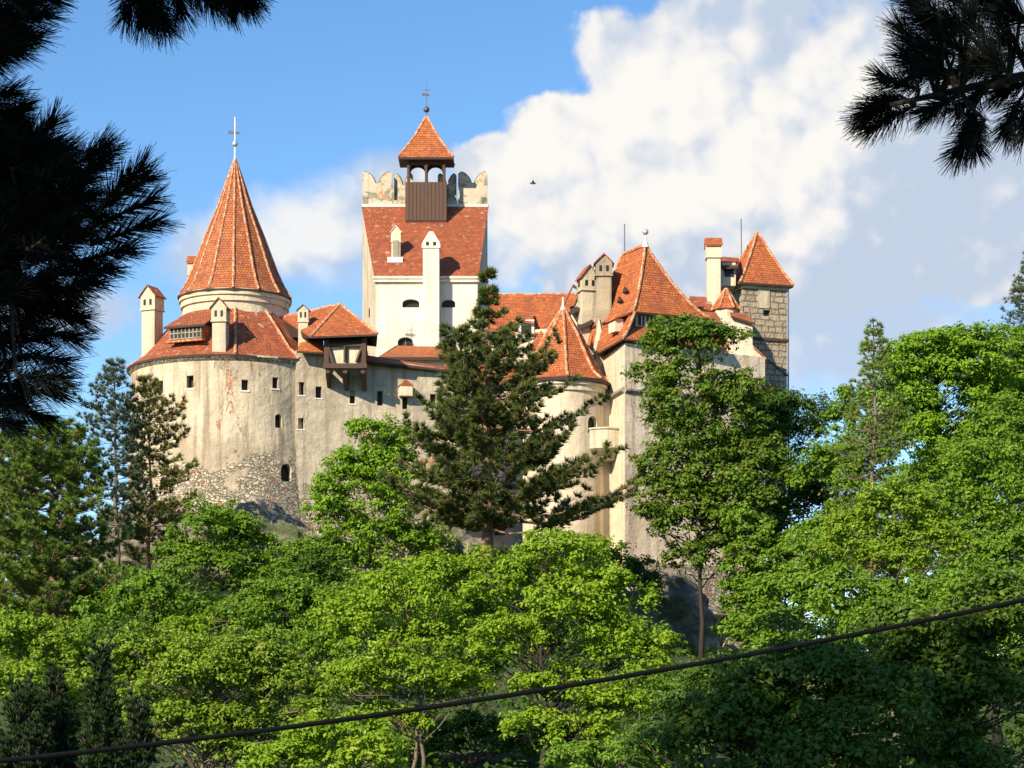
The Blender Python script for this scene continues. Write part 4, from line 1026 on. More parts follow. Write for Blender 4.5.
def broadleaf(label, lobes, Y, mat, seed, leaf_px=5.0, trunk_px=None, base=None, bark='bark_grey', fill=1.0, group=None, pad=0.55,
              clump=0.30, thr=0.16, name='broadleaf_tree', cat='tree', depth=0.8, stems=1, droop=0.14, spread=1.0, airy=0.0, core=0.38):
    """a tree whose crown fills the given lobes (px, py, rx, ry as seen from the camera) at distance Y"""
    rs = np.random.RandomState(seed); s = S(Y)
    L3 = [(V(PX(a, Y), Y+rs.uniform(-0.35, 0.35)*c/s*depth, PZ(b, Y)), V(c/s, c/s*depth, d/s)) for a, b, c, d in lobes]
    tp = trunk_px if trunk_px is not None else lobes[0][0]
    bx = PX(tp, Y); bz = gz(bx, Y) if base is None else base
    top = max(c[2]+r[2]*0.55 for c, r in L3); H = top-bz
    root = thing(name, label, cat, (bx, Y, bz), group)
    tr = MB(); tr_r = max(0.07, thr*H/10)
    axis = []
    for st in range(stems):
        lean = rs.normal(size=2)*0.05*H*(1 if stems > 1 else 0.5); ax = []
        cx = np.mean([c[0] for c, r in L3]); wob = rs.normal(size=(8, 2))*0.012*H
        for i in range(8):
            t = i/7; ax.append(V(bx+(cx-bx)*t*t*0.7+lean[0]*t+wob[i][0]+(st*0.35 if stems > 1 else 0), Y+lean[1]*t+wob[i][1]+(st % 2)*0.3, bz-0.3+(H+0.3)*t*0.94))
        axis.append(ax); tr.tube(ax, [tr_r*(1.25 if i == 0 else 1)*(1-0.86*i/7)/sqrt(stems) for i in range(8)], 8)
    br = MB(); leaves = []
    tot = sum(4.0*r[0]*r[2] for c, r in L3)
    lsz = 0.74*leaf_px/s
    for c, r in L3:
        rm = (r[0]*r[1]*r[2])**(1/3); rc = clump*rm
        rc = max(rc, 3.0*lsz)
        nc = int(max(5, 4.2*fill*(rm/rc)**2))
        d = rnd_dirs(rs, nc); d[:, 2] = np.where(d[:, 2] < -0.35, -d[:, 2]*0.7, d[:, 2])
        rad = rs.uniform(0.35, 0.96, nc)**0.55
        cc = c+d*rad[:, None]*r*(0.92+0.16*rs.normal(size=(nc, 1))*0.5)
        if core > 0:                             # leaves scattered through the depth of the lobe
            nf = int(core*5.0*r[0]*r[2]/lsz**2*0.55); uf = rnd_dirs(rs, nf); pf = c+uf*(rs.uniform(0.25, 0.86, (nf, 1)))*r
            fn = uf*0.6+V(0, 0, 0.45)+rnd_dirs(rs, nf)*0.7; fn /= np.linalg.norm(fn, axis=1)[:, None]
            leaves.append(leaf_quads(rs, pf, fn, lsz*1.35, lsz*0.9))
        for k in range(nc):
            p = cc[k]; out = unit((p-c)/r)
            rk = rc*rs.uniform(0.65, 1.35)
            ax = axis[rs.randint(stems)]
            hd = np.hypot(p[0]-ax[3][0], p[1]-ax[3][1]); zt_ = p[2]-hd*rs.uniform(0.35, 0.9)-rk*0.4
            t = np.clip((zt_-bz)/(H*0.94), 0.18, 0.93); i = min(6, int(t*7)); a = ax[i]+(ax[i+1]-ax[i])*(t*7-i)
            r0 = tr_r*(1-0.86*t)*0.42/sqrt(stems)
            if rs.rand() < 0.34: limb(br, a, p-V(0, 0, rk*0.25), r0, 0.018+0.1*r0, rs, 4, 5, 0.06)
            # several flat sprays per clump
            ns = rs.randint(5, 10)
            for q in range(ns):
                sd_ = unit(rs.normal(size=3)*0.75+out*0.55+V(0, 0, 0.35)); sc = p+sd_*rk*rs.uniform(0.25, 1.0)*V(1.15, 1.15, 0.75)
                sr = rk*rs.uniform(0.40, 0.80)*spread
                nl = int(max(12, 3.4*fill*(1-airy)*(sr/lsz)**2))
                u_ = rnd_dirs(rs, nl); u_[:, 2] = np.where(u_[:, 2] < -0.2, -u_[:, 2], u_[:, 2])
                rr = rs.uniform(0.3, 1.08, nl)[:, None]
                pp = sc+u_*rr*sr*V(1.05, 1.05, 0.74)
                pp[:, 2] -= droop*sr*(u_[:, 0]**2+u_[:, 1]**2)
                nn_ = u_*0.85+V(-0.12, -0.18, 0.42)+sd_*0.3+rnd_dirs(rs, nl)*0.55
                nn_ /= np.linalg.norm(nn_, axis=1)[:, None]
                leaves.append(leaf_quads(rs, pp, nn_, lsz*1.15, lsz*0.72))
    tr.build('trunk', bark, root, uv=False, smooth=True)
    br.build('branches', bark, root, uv=False, smooth=True)
    lm = MB(); lm.polys(np.concatenate(leaves)); lm.build('crown', mat, root, uv=False)
    return root

def tufts(rs, pos, dirs, n, L, w, spread):
    """needle sprays: n thin three-cornered needles round each direction"""
    m = len(pos); d = np.repeat(dirs, n, 0)+rnd_dirs(rs, m*n)*spread; d /= np.linalg.norm(d, axis=1)[:, None]
    p = np.repeat(pos, n, 0)+d*(L*0.05); l = (L*rs.uniform(0.6, 1.15, m*n))[:, None]
    sd_ = np.cross(d, rnd_dirs(rs, m*n)); sd_ /= np.linalg.norm(sd_, axis=1)[:, None]+1e-9
    q = np.empty((m*n, 3, 3)); q[:, 0] = p+sd_*w*0.5; q[:, 1] = p-sd_*w*0.5; q[:, 2] = p+d*l
    return q

def conifer(label, px, top, Y, prof, mat, seed, bark='bark_pine', whorl=0.75, per=5, needle=0.34, nw=0.05, nt=22, rise=0.15, twig=0.28, group=None,
            base=None, name='pine_tree', thr=0.02, spread=0.75, dens=1.0, gaps=0.1, tuft_step=0.36, lean=0.0, depth=1.0, low=None, rag=0.62, inner=0.25, topf=0.55, minr=0.25):
    """prof = [(py, half-width left px, half-width right px)] of the crown, top to bottom"""
    rs = np.random.RandomState(seed); s = S(Y); bx = PX(px, Y); bz = gz(bx, Y) if base is None else base
    zt = PZ(top, Y); H = zt-bz; root = thing(name, label, 'tree', (bx, Y, bz), group)
    tr = MB(); r0 = thr*H; ax = []
    for i in range(9): t = i/8; ax.append(V(bx+lean*H*t*t+rs.normal()*0.004*H, Y+rs.normal()*0.004*H, bz-0.3+(H+0.3)*t))
    tr.tube(ax, [r0*(1-0.93*i/8) for i in range(9)], 9)
    def axis(z):
        t = np.clip((z-bz)/H, 0, 0.999)*8; i = int(t); return ax[i]+(ax[i+1]-ax[i])*(t-i)
    ys = [p[0] for p in prof]; lf = [p[1] for p in prof]; rt = [p[2] for p in prof]
    zlow = PZ(prof[-1][0], Y); br = MB(); pos = []; dr = []
    z = zt-0.25
    pos.append(V(ax[-1][0], ax[-1][1], zt)); dr.append(V(0, 0, 1))
    while z > zlow:
        py = HY-(z-CZ)*s; wl, wr = np.interp(py, ys, lf)/s, np.interp(py, ys, rt)/s
        n = max(3, int(per*(0.6+0.5*dens)+rs.randint(-1, 2))); ph = rs.uniform(0, 2*pi)
        for k in range(n):
            if rs.rand() < gaps: continue
            a = ph+2*pi*k/n+rs.normal()*0.25; ca, sa = cos(a), sin(a)
            R = (wr if ca > 0 else wl); R = R*abs(ca)+(wl+wr)/2*depth*(1-abs(ca)); R *= rs.uniform(rag, 1.1)
            R = max(R, minr)
            o = axis(z+rs.normal()*0.15); dh = V(ca, sa, 0); npt = 6; pts = []
            for i in range(npt):
                t = i/(npt-1); pts.append(o+dh*R*t+V(0, 0, R*(rise*t*(1.0 if rise > 0 else 1)+0.16*(t**3)-0.10*sin(pi*t)))+rs.normal(size=3)*0.03*R*t)
            rb = max(0.025, r0*0.28*(R/max(wl, wr, 1e-3))*(0.35+0.65*(zt-z)/H))
            br.tube(pts, [rb*(1-0.85*i/(npt-1)) for i in range(npt)], 5)
            sarr = np.arange(inner, 1.0, max(0.035, tuft_step*0.42/R))
            for t in sarr:
                if rs.rand() > dens: continue
                i = min(npt-2, int(t*(npt-1))); p = pts[i]+(pts[i+1]-pts[i])*(t*(npt-1)-i)
                side = 1 if rs.rand() < 0.5 else -1
                tw = (twig*R*(1.1-t)+0.25)*rs.uniform(0.6, 1.2)
                td = unit(dh*0.75+V(-sa, ca, 0)*side*0.8+V(0, 0, 0.22+rise)+rs.normal(size=3)*0.15)
                br.tube([p, p+td*tw], [0.022, 0.012], 3)
                m = max(1, int(tw/tuft_step))
                for j in range(m):
                    pos.append(p+td*tw*((j+1)/m)); dr.append(unit(td*0.7+V(0, 0, 0.65)+rs.normal(size=3)*0.2))
            pos.append(pts[-1]); dr.append(unit(dh+V(0, 0, 0.7)))
        z -= whorl*rs.uniform(0.7, 1.25)*(topf+(1-topf)*min(1, (zt-z)/(0.35*H)))
    tr.build('trunk', bark, root, uv=False, smooth=True); br.build('branches', bark, root, uv=False, smooth=True)
    q = tufts(rs, np.array(pos), np.array(dr), nt, needle, nw, spread)
    cm = MB(); cm.polys(q); cm.build('crown', mat, root, uv=False)
    return root

TREES_ON = True
if TREES_ON:
    # --- conifers round the castle
    conifer('tall dark pine in front of the castle centre with bare reddish trunk', 488, 274, 150,
            [(274, 1, 1), (292, 3, 5), (310, 6, 9), (330, 16, 24), (346, 60, 46), (362, 44, 66), (376, 54, 90), (390, 44, 84), (405, 58, 116), (425, 70, 112), (450, 94, 132), (475, 106, 142), (495, 114, 150), (515, 92, 156), (528, 54, 110)],
            'needle_olive', 3, whorl=0.80, per=10, dens=1.0, gaps=0.13, needle=0.48, nw=0.07, nt=40, rag=0.38, inner=0.40, topf=1.1, spread=0.85, rise=0.1, twig=0.3, thr=0.022)
    conifer('slim bluish pine left of the round wall, against the sky', 116, 361, 158,
            [(361, 2, 3), (378, 12, 10), (400, 36, 16), (430, 38, 24), (470, 36, 30), (510, 28, 28), (545, 20, 20)], 'needle_blue', 5, whorl=0.75, per=7, dens=0.9, gaps=0.12, needle=0.38, nw=0.06, nt=26, thr=0.014, bark='bark_grey')
    conifer('olive pine overlapping the left edge of the round wall', 150, 378, 160,
            [(378, 8, 2), (395, 20, 8), (412, 22, 30), (420, 22, 36), (440, 22, 44), (455, 20, 32), (478, 30, 56), (500, 34, 48), (530, 34, 36), (560, 20, 20)], 'needle_lit', 8, whorl=0.75, per=7, dens=0.95, gaps=0.10, needle=0.40, nw=0.06, nt=26, rise=0.2, thr=0.012)
    conifer('broad green pine at the left edge with visible trunk', 52, 424, 128,
            [(424, 8, 8), (440, 34, 34), (465, 70, 52), (500, 90, 58), (540, 90, 70), (580, 84, 82), (610, 72, 84), (632, 50, 60), (650, 20, 30)], 'needle_green', 13, whorl=0.75, per=8, dens=1.0, gaps=0.1, rag=0.5, needle=0.36, nw=0.06, nt=52, spread=0.9, thr=0.024)
    conifer('second green pine half cut off by the left edge of the photo', 2, 436, 134,
            [(436, 6, 8), (455, 30, 30), (500, 60, 44), (560, 66, 52), (620, 60, 50), (650, 30, 30)], 'needle_green', 15, whorl=0.7, per=8, dens=1.0, gaps=0.08, needle=0.34, nw=0.055, nt=40, thr=0.022)
    conifer('narrow pointed spruce on the skyline right of the stone tower', 873, 322, 122,
            [(322, 2, 2), (335, 6, 7), (355, 14, 16), (385, 26, 28), (420, 34, 38), (460, 40, 44), (500, 42, 40), (540, 38, 36), (580, 34, 30)], 'needle_green', 21, bark='bark_grey', whorl=0.5, per=7, rise=-0.16, dens=0.85, gaps=0.2, needle=0.28, nw=0.05, nt=18, thr=0.013, name='spruce_tree')
    conifer('blue grey conifer tip at the far right edge', 1030, 254, 150,
            [(262, 4, 4), (285, 16, 16), (310, 24, 24), (330, 30, 30), (380, 40, 40), (460, 44, 44)], 'needle_blue', 23, whorl=0.5, per=7, rise=-0.1, dens=0.9, gaps=0.1, needle=0.3, nw=0.05, nt=18, thr=0.013, bark='bark_grey', name='spruce_tree')
    # --- broadleaf trees, back to front
    broadleaf('tall leafy green tree against the right hand house wall', [(690, 352, 46, 36), (655, 378, 24, 22), (735, 392, 30, 30), (675, 420, 30, 28), (700, 470, 52, 40), (655, 470, 20, 24), (745, 445, 30, 26), (690, 530, 50, 34), (735, 510, 40, 38), (660, 520, 22, 24), (720, 345, 30, 26), (668, 345, 32, 26), (728, 420, 46, 40), (705, 560, 44, 26), (680, 400, 44, 40), (690, 445, 50, 40), (720, 500, 60, 44), (675, 500, 40, 36), (765, 480, 36, 50)], 152, 'leaf_ash', 31,
              leaf_px=4.6, trunk_px=703, bark='bark_dark', fill=0.75, clump=0.26, thr=0.08, airy=0.05, core=0.45)
    broadleaf('dark green dense tree below the stone tower', [(775, 450, 46, 46), (800, 420, 28, 28), (770, 412, 34, 22), (755, 420, 30, 26), (785, 520, 56, 60), (745, 545, 40, 46), (815, 490, 24, 34), (790, 590, 60, 40)], 160, 'leaf_dark', 33, leaf_px=4.4, fill=1.0)
    broadleaf('pale green tree behind the spruce', [(842, 430, 28, 34), (835, 470, 24, 40), (855, 400, 20, 16), (895, 440, 30, 40), (850, 520, 30, 30)], 150, 'leaf_mid', 35, leaf_px=4.2, fill=0.75, airy=0.1)
    broadleaf('large domed lime green tree on the right skyline', [(950, 395, 70, 56), (912, 372, 40, 34), (978, 362, 42, 30), (940, 350, 52, 22), (890, 410, 30, 40), (990, 415, 36, 46), (925, 440, 36, 34), (960, 465, 50, 34), (905, 400, 30, 30), (935, 490, 50, 30), (990, 470, 44, 34)], 132, 'leaf_lime', 37, leaf_px=4.6, trunk_px=955, fill=1.0, clump=0.25, bark='bark_dark')
    broadleaf('bright green crown cut by the right edge of the photo', [(1024, 360, 40, 36), (1050, 390, 60, 60), (1005, 395, 36, 40), (1040, 470, 50, 50), (995, 440, 34, 40)], 136, 'leaf_lime', 39, leaf_px=4.6, fill=1.0, clump=0.26)
    broadleaf('green tree with dark forked trunk at the right edge', [(990, 470, 44, 40), (1020, 500, 50, 40), (960, 510, 40, 34), (1000, 550, 60, 44), (945, 560, 44, 40)], 112, 'leaf_mid', 41, leaf_px=5.0, trunk_px=1000, fill=0.8, bark='bark_dark')
    broadleaf('yellow green tree in front of the spruce', [(895, 515, 46, 34), (860, 545, 44, 36), (925, 550, 44, 40), (885, 570, 50, 36)], 92, 'leaf_yellow', 43, leaf_px=4.6, fill=0.85, clump=0.26)
    broadleaf('green tree below the yellow green one on the right', [(850, 600, 50, 36), (915, 610, 54, 34), (975, 590, 50, 40), (890, 640, 60, 34), (1010, 560, 44, 40)], 84, 'leaf_mid', 143, leaf_px=5.6, fill=0.9, clump=0.26, bark='bark_dark')
    broadleaf('green bush tree between the left pine and the acacia', [(150, 600, 40, 30), (115, 620, 36, 28), (185, 625, 44, 26), (235, 625, 40, 22), (140, 640, 50, 24)], 122, 'leaf_mid', 145, leaf_px=4.8, fill=0.9, clump=0.26)
    broadleaf('fresh green tree just right of the dark trunk below the house', [(755, 560, 36, 34), (740, 600, 26, 24), (775, 590, 36, 30), (745, 530, 26, 26)], 146, 'leaf_mid', 151, leaf_px=4.6, fill=0.9, clump=0.28, bark='bark_dark')
    broadleaf('mid green tree between the dark tree and the cable', [(795, 600, 44, 40), (765, 630, 36, 32), (830, 620, 44, 36), (775, 660, 44, 30), (820, 560, 34, 30)], 96, 'leaf_mid', 45, leaf_px=5.2, fill=0.85)
    broadleaf('feathery acacia with thin trunk below the round wall', [(214, 530, 44, 28), (185, 555, 34, 22), (245, 545, 36, 26), (212, 570, 58, 24), (170, 590, 26, 20), (255, 580, 26, 22)], 148, 'leaf_mid', 47, leaf_px=4.0, trunk_px=213, fill=0.9, bark='bark_pale', thr=0.16, clump=0.24)
    broadleaf('slender pale stemmed tree climbing in front of the castle wall', [(350, 500, 40, 44), (375, 435, 34, 18), (390, 470, 34, 40), (330, 520, 26, 34), (375, 540, 44, 34), (410, 440, 22, 14), (345, 560, 40, 26), (400, 505, 30, 36), (365, 470, 34, 30), (420, 545, 30, 26)], 158, 'leaf_lime', 49, leaf_px=4.2, trunk_px=392, fill=0.9, bark='bark_pale', stems=3, thr=0.16, airy=0.05, clump=0.28, core=0.6)
    broadleaf('rounded green tree left of centre below the rock', [(285, 600, 44, 36), (255, 620, 36, 30), (320, 620, 36, 34), (290, 650, 52, 30)], 130, 'leaf_mid', 51, leaf_px=4.6, fill=0.95)
    broadleaf('deep green bushy tree in the shaded hollow below the rock', [(310, 590, 40, 34), (340, 630, 34, 40), (275, 660, 40, 30)], 140, 'leaf_dark', 52, leaf_px=4.4, fill=0.9)
    broadleaf('bright maple in the middle with layered lime leaves', [(560, 560, 50, 40), (520, 590, 46, 40), (610, 600, 48, 46), (570, 630, 60, 50), (505, 645, 40, 38), (632, 660, 44, 42), (560, 690, 50, 30), (620, 712, 50, 36), (490, 590, 26, 28), (530, 728, 36, 20), (585, 740, 46, 26)], 94, 'leaf_bright', 53,
              leaf_px=5.0, trunk_px=545, fill=0.8, clump=0.30, thr=0.15, bark='bark_dark', core=0.2)
    broadleaf('yellow green maple left of the bright maple with several thin trunks', [(400, 600, 50, 40), (440, 640, 44, 40), (365, 640, 48, 42), (410, 680, 60, 40), (350, 690, 44, 36), (458, 690, 36, 30), (395, 725, 40, 24)], 98, 'leaf_bright', 55,
              leaf_px=5.2, trunk_px=415, fill=0.75, clump=0.30, stems=2, bark='bark_grey', core=0.15)
    broadleaf('broad olive walnut tree at lower left', [(200, 680, 66, 44), (150, 660, 50, 36), (250, 670, 56, 40), (290, 700, 50, 40), (180, 730, 80, 44), (260, 745, 70, 40), (120, 690, 40, 36)], 86, 'leaf_olive', 57,
              leaf_px=4.6, trunk_px=205, fill=0.95, clump=0.22)
    broadleaf('yellow green tree at the left edge below the pines', [(40, 650, 56, 34), (0, 640, 40, 34), (85, 670, 44, 32), (30, 690, 70, 36), (90, 720, 50, 40)], 88, 'leaf_yellow', 59, leaf_px=4.6, fill=0.9, clump=0.24)
    broadleaf('leafy green tree at the bottom between walnut and maples', [(330, 745, 56, 40), (375, 760, 50, 34), (290, 770, 50, 30)], 78, 'leaf_bright', 61, leaf_px=6.2, fill=0.85, clump=0.28)
    broadleaf('dark bush under the bright maple trunk', [(470, 735, 40, 24), (520, 745, 40, 24), (430, 750, 36, 24), (560, 730, 36, 20)], 104, 'leaf_dark', 163, leaf_px=5.0, fill=0.9, name='bush', cat='bush')
    broadleaf('green sapling at the foot of the bright maple', [(590, 765, 50, 26), (640, 760, 40, 30)], 80, 'leaf_mid', 63, leaf_px=6.0, fill=0.8, clump=0.28)
    broadleaf('dense green tree filling the gap right of the dark tree', [(835, 480, 36, 44), (850, 540, 40, 44), (825, 560, 40, 40), (870, 470, 34, 50), (800, 560, 40, 44)], 146, 'leaf_mid', 146, leaf_px=4.8, fill=0.9, clump=0.27, bark='bark_dark')
    broadleaf('round green crown behind the forked trunk at the right edge', [(960, 480, 50, 50), (1000, 440, 46, 46), (1030, 500, 50, 60), (930, 520, 50, 44), (985, 540, 60, 44)], 124, 'leaf_mid', 147, leaf_px=4.8, fill=0.9, clump=0.27, bark='bark_dark')
    broadleaf('green tree low at the right edge just above the cable', [(990, 600, 60, 40), (1040, 620, 60, 60), (940, 630, 50, 36), (1000, 660, 70, 40)], 72, 'leaf_mid', 148, leaf_px=6.0, fill=0.9, clump=0.27, bark='bark_dark')
    broadleaf('yellow green young tree in front of the rock below the castle centre', [(440, 580, 40, 30), (395, 590, 36, 28), (480, 575, 30, 26), (420, 610, 50, 26)], 136, 'leaf_bright', 149, leaf_px=4.6, fill=0.9, clump=0.28, core=0.7)
    broadleaf('green bush tree growing against the rubble foot of the round wall', [(255, 555, 34, 20), (300, 560, 30, 22), (275, 580, 50, 24), (325, 560, 26, 30)], 156, 'leaf_mid', 150, leaf_px=4.4, fill=0.8, clump=0.28, core=0.6)
    # shaded trees close by at lower right
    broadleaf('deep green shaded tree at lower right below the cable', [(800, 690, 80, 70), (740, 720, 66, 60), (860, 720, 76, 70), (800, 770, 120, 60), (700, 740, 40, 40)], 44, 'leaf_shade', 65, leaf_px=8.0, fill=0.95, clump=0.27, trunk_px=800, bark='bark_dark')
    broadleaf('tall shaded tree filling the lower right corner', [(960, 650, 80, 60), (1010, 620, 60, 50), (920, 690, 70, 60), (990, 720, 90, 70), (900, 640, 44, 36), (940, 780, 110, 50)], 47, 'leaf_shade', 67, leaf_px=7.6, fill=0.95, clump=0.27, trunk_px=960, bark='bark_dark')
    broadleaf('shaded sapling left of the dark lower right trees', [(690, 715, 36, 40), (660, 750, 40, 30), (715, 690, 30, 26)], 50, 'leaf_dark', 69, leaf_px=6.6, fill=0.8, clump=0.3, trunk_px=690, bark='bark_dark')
    # dark young conifers at lower left
    for k, (px, tp, hw_, lb) in enumerate(((102, 652, 26, 'slim dark conifer with the tallest tip at lower left'), (20, 688, 40, 'dark conifer at the bottom left corner'), (55, 676, 36, 'dark conifer between the corner one and the tallest tip'), (138, 700, 34, 'rightmost of the dark young conifers at lower left'))):
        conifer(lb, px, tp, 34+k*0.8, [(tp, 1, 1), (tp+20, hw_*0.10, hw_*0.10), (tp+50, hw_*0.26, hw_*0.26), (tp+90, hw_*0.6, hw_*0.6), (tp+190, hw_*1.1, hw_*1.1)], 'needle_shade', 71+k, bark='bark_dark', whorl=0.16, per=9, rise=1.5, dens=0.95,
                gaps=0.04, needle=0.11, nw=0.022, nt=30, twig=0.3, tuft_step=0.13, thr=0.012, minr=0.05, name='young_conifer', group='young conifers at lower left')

    # --- undergrowth shrubs on the slope
    shrub_spots = [(90, 640, 120, 30), (150, 615, 150, 26), (180, 640, 118, 30), (240, 640, 135, 30), (300, 560, 163, 20), (330, 585, 160, 24), (345, 600, 145, 28), (420, 590, 158, 24), (450, 575, 162, 22), (470, 610, 140, 28),
                   (640, 690, 110, 30), (760, 620, 158, 28), (700, 690, 120, 26), (820, 650, 120, 34), (860, 640, 110, 34), (60, 660, 110, 34), (130, 640, 112, 30), (350, 610, 118, 30), (470, 660, 104, 32), (540, 640, 120, 30), (870, 560, 150, 30), (930, 600, 126, 34), (990, 610, 120, 34), (1020, 580, 130, 34),
                   (120, 585, 165, 24), (60, 600, 155, 26), (20, 620, 150, 28), (440, 562, 166, 22), (505, 570, 164, 22), (560, 572, 166, 22), (605, 562, 167, 24), (640, 580, 166, 24), (585, 545, 170, 16), (325, 648, 112, 26), (362, 640, 116, 26), (210, 612, 136, 24), (640, 640, 120, 24)]
    kinds = [('leaf_mid', 'mid green'), ('leaf_dark', 'dark green'), ('leaf_bright', 'bright green')]
    for k, (px, py, Y, rr) in enumerate(shrub_spots):
        mt, nm = kinds[k % 3] if px < 640 else kinds[k % 2]
        broadleaf('leafy understorey shrub growing on the castle slope', [(px, py, rr*1.1, rr*0.8), (px-rr*0.7, py+rr*0.4, rr*0.8, rr*0.6), (px+rr*0.7, py+rr*0.3, rr*0.8, rr*0.6)], Y, mt, 200+k, leaf_px=4.8, fill=0.8, clump=0.34,
                  name='shrub', cat='shrub', group='understorey shrubs on the slope')

    rs = np.random.RandomState(900); n = 5200; x = rs.uniform(-45, 46, n); y = rs.uniform(70, 178, n); lv = []
    z = ground(x, y); keep = z < 14.6
    for px_, py_, pz_ in zip(x[keep], y[keep], z[keep]):
        m = 16; hgt = rs.uniform(0.3, 1.5)**1.3; u_ = rnd_dirs(rs, m); u_[:, 2] = abs(u_[:, 2])
        nn_ = u_*0.6+V(0, 0, 0.5)+rnd_dirs(rs, m)*0.7; nn_ /= np.linalg.norm(nn_, axis=1)[:, None]
        lv.append(leaf_quads(rs, V(px_, py_, pz_)+u_*rs.uniform(0.3, 1, (m, 1))*V(0.8, 0.8, hgt), nn_, 0.34, 0.22))
    m = MB(); m.polys(np.concatenate(lv)); o = m.build('undergrowth', 'leaf_dark', uv=False); o['kind'] = 'stuff'; o['label'] = 'low leafy undergrowth covering the castle slope'

# ------------------------------------------------------------------ near pines that frame the view
def shoot(rs, a, b, n, L, w, out):
    a, b = V(*a), V(*b); d = unit(b-a); t = rs.uniform(0, 1, n)**0.8
    p = a+np.outer(t, b-a)+rs.normal(size=(n, 3))*0.004
    q = rnd_dirs(rs, n); q = q-np.outer(q@d, d); q /= np.linalg.norm(q, axis=1)[:, None]+1e-9
    open_ = (0.95-0.55*t)*rs.uniform(0.75, 1.3, n)
    nd = d*np.cos(open_)[:, None]+q*np.sin(open_)[:, None]
    nd[:, 2] -= 0.05
    ln = (L*rs.uniform(0.7, 1.1, n))[:, None]
    sd_ = np.cross(nd, rnd_dirs(rs, n)); sd_ /= np.linalg.norm(sd_, axis=1)[:, None]+1e-9
    arr = np.empty((n, 4, 3)); arr[:, 0] = p-sd_*w*0.5; arr[:, 1] = p+sd_*w*0.5
    arr[:, 2] = p+nd*ln+sd_*w*0.2; arr[:, 3] = p+nd*ln-sd_*w*0.2
    out.append(arr)

def near_pine(label, trunk, height, spec, shade_canopy, seed, Y=8.0):
    """spec: list of boughs; each is (root px,py), (end px,py), [shoots (x0,y0,x1,y1)]"""
    rs = np.random.RandomState(seed); root = thing('pine_tree', label, 'tree', (trunk[0], trunk[1], 0))
    tr = MB(); tr.tube([(trunk[0]+0.02*i*(-1)**i, trunk[1], -0.2+height*i/6) for i in range(7)], [0.2*(1-0.8*i/6) for i in range(7)], 10)
    tr.build('trunk', 'bark_dark', root, uv=False, smooth=True)
    for a, b, shoots in spec:
        wd = MB(); nd = []
        A = P(a[0], a[1], Y); B = P(b[0], b[1], Y); tz_ = A[2]-0.25
        st = V(trunk[0], trunk[1], max(0.6, min(height-0.2, tz_)))
        pts = [st, st*0.4+A*0.6+V(0, 0, -0.04), A, A*0.5+B*0.5+V(0, 0, 0.02), B]
        wd.tube(pts, [0.045, 0.034, 0.024, 0.017, 0.008], 7)
        for (x0, y0, x1, y1) in shoots:
            if trunk[0] < 0: x0, x1 = x0-9, x1-9
            yy = Y+rs.uniform(-0.35, 0.35); p0 = P(x0, y0, yy); p1 = P(x1, y1, yy+rs.uniform(-0.1, 0.1))
            # side twig from the bough to the shoot
            tt_ = rs.uniform(0.1, 0.9); near = min((A+(B-A)*t for t in np.linspace(0, 1, 12)), key=lambda q: np.linalg.norm(q-p0))
            wd.tube([near, near*0.5+p0*0.5+V(0, 0, -0.01), p0, p1], [0.010, 0.008, 0.007, 0.004], 5)
            shoot(rs, p0, p1, 330, 0.102, 0.0034, nd)
        wd.build('bough', 'bark_dark', root, uv=False, smooth=True)
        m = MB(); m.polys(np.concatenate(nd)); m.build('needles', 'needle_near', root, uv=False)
    # rest of the crown, unseen: clumps added up-sun to shade the boughs
    nd = []; wd = MB()
    for c, r, n in shade_canopy:
        d = rnd_dirs(rs, n)*(rs.uniform(0.1, 1, (n, 1))**0.4)
        for k in range(n):
            p = V(*c)+d[k]*V(*r); e = p+unit(d[k]*0.6+V(0, 0, 0.5)+rs.normal(size=3)*0.4)*0.24
            shoot(rs, p, e, 70, 0.13, 0.012, nd)
        for k in range(0, n, 12):
            p = V(*c)+d[k]*V(*r); wd.tube([(trunk[0], trunk[1], min(height-0.1, max(p[2]-0.6, 1.5))), V(*c)*0.5+p*0.5-V(0, 0, 0.1), p], [0.035, 0.022, 0.008], 5)
    if shade_canopy:
        wd.build('branches', 'bark_dark', root, uv=False, smooth=True)
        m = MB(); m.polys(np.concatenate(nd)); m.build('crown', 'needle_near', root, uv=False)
    return root

rs0 = np.random.RandomState(77)
def interior(poly_fn, n):
    out = []
    while len(out) < n:
        x, y = rs0.uniform(-70, 130), rs0.uniform(90, 430)
        if poly_fn(x, y):
            a = rs0.uniform(-0.9, 0.5); l = rs0.uniform(40, 70); out.append((x, y, x+l*cos(a), y+l*sin(a)))
    return out
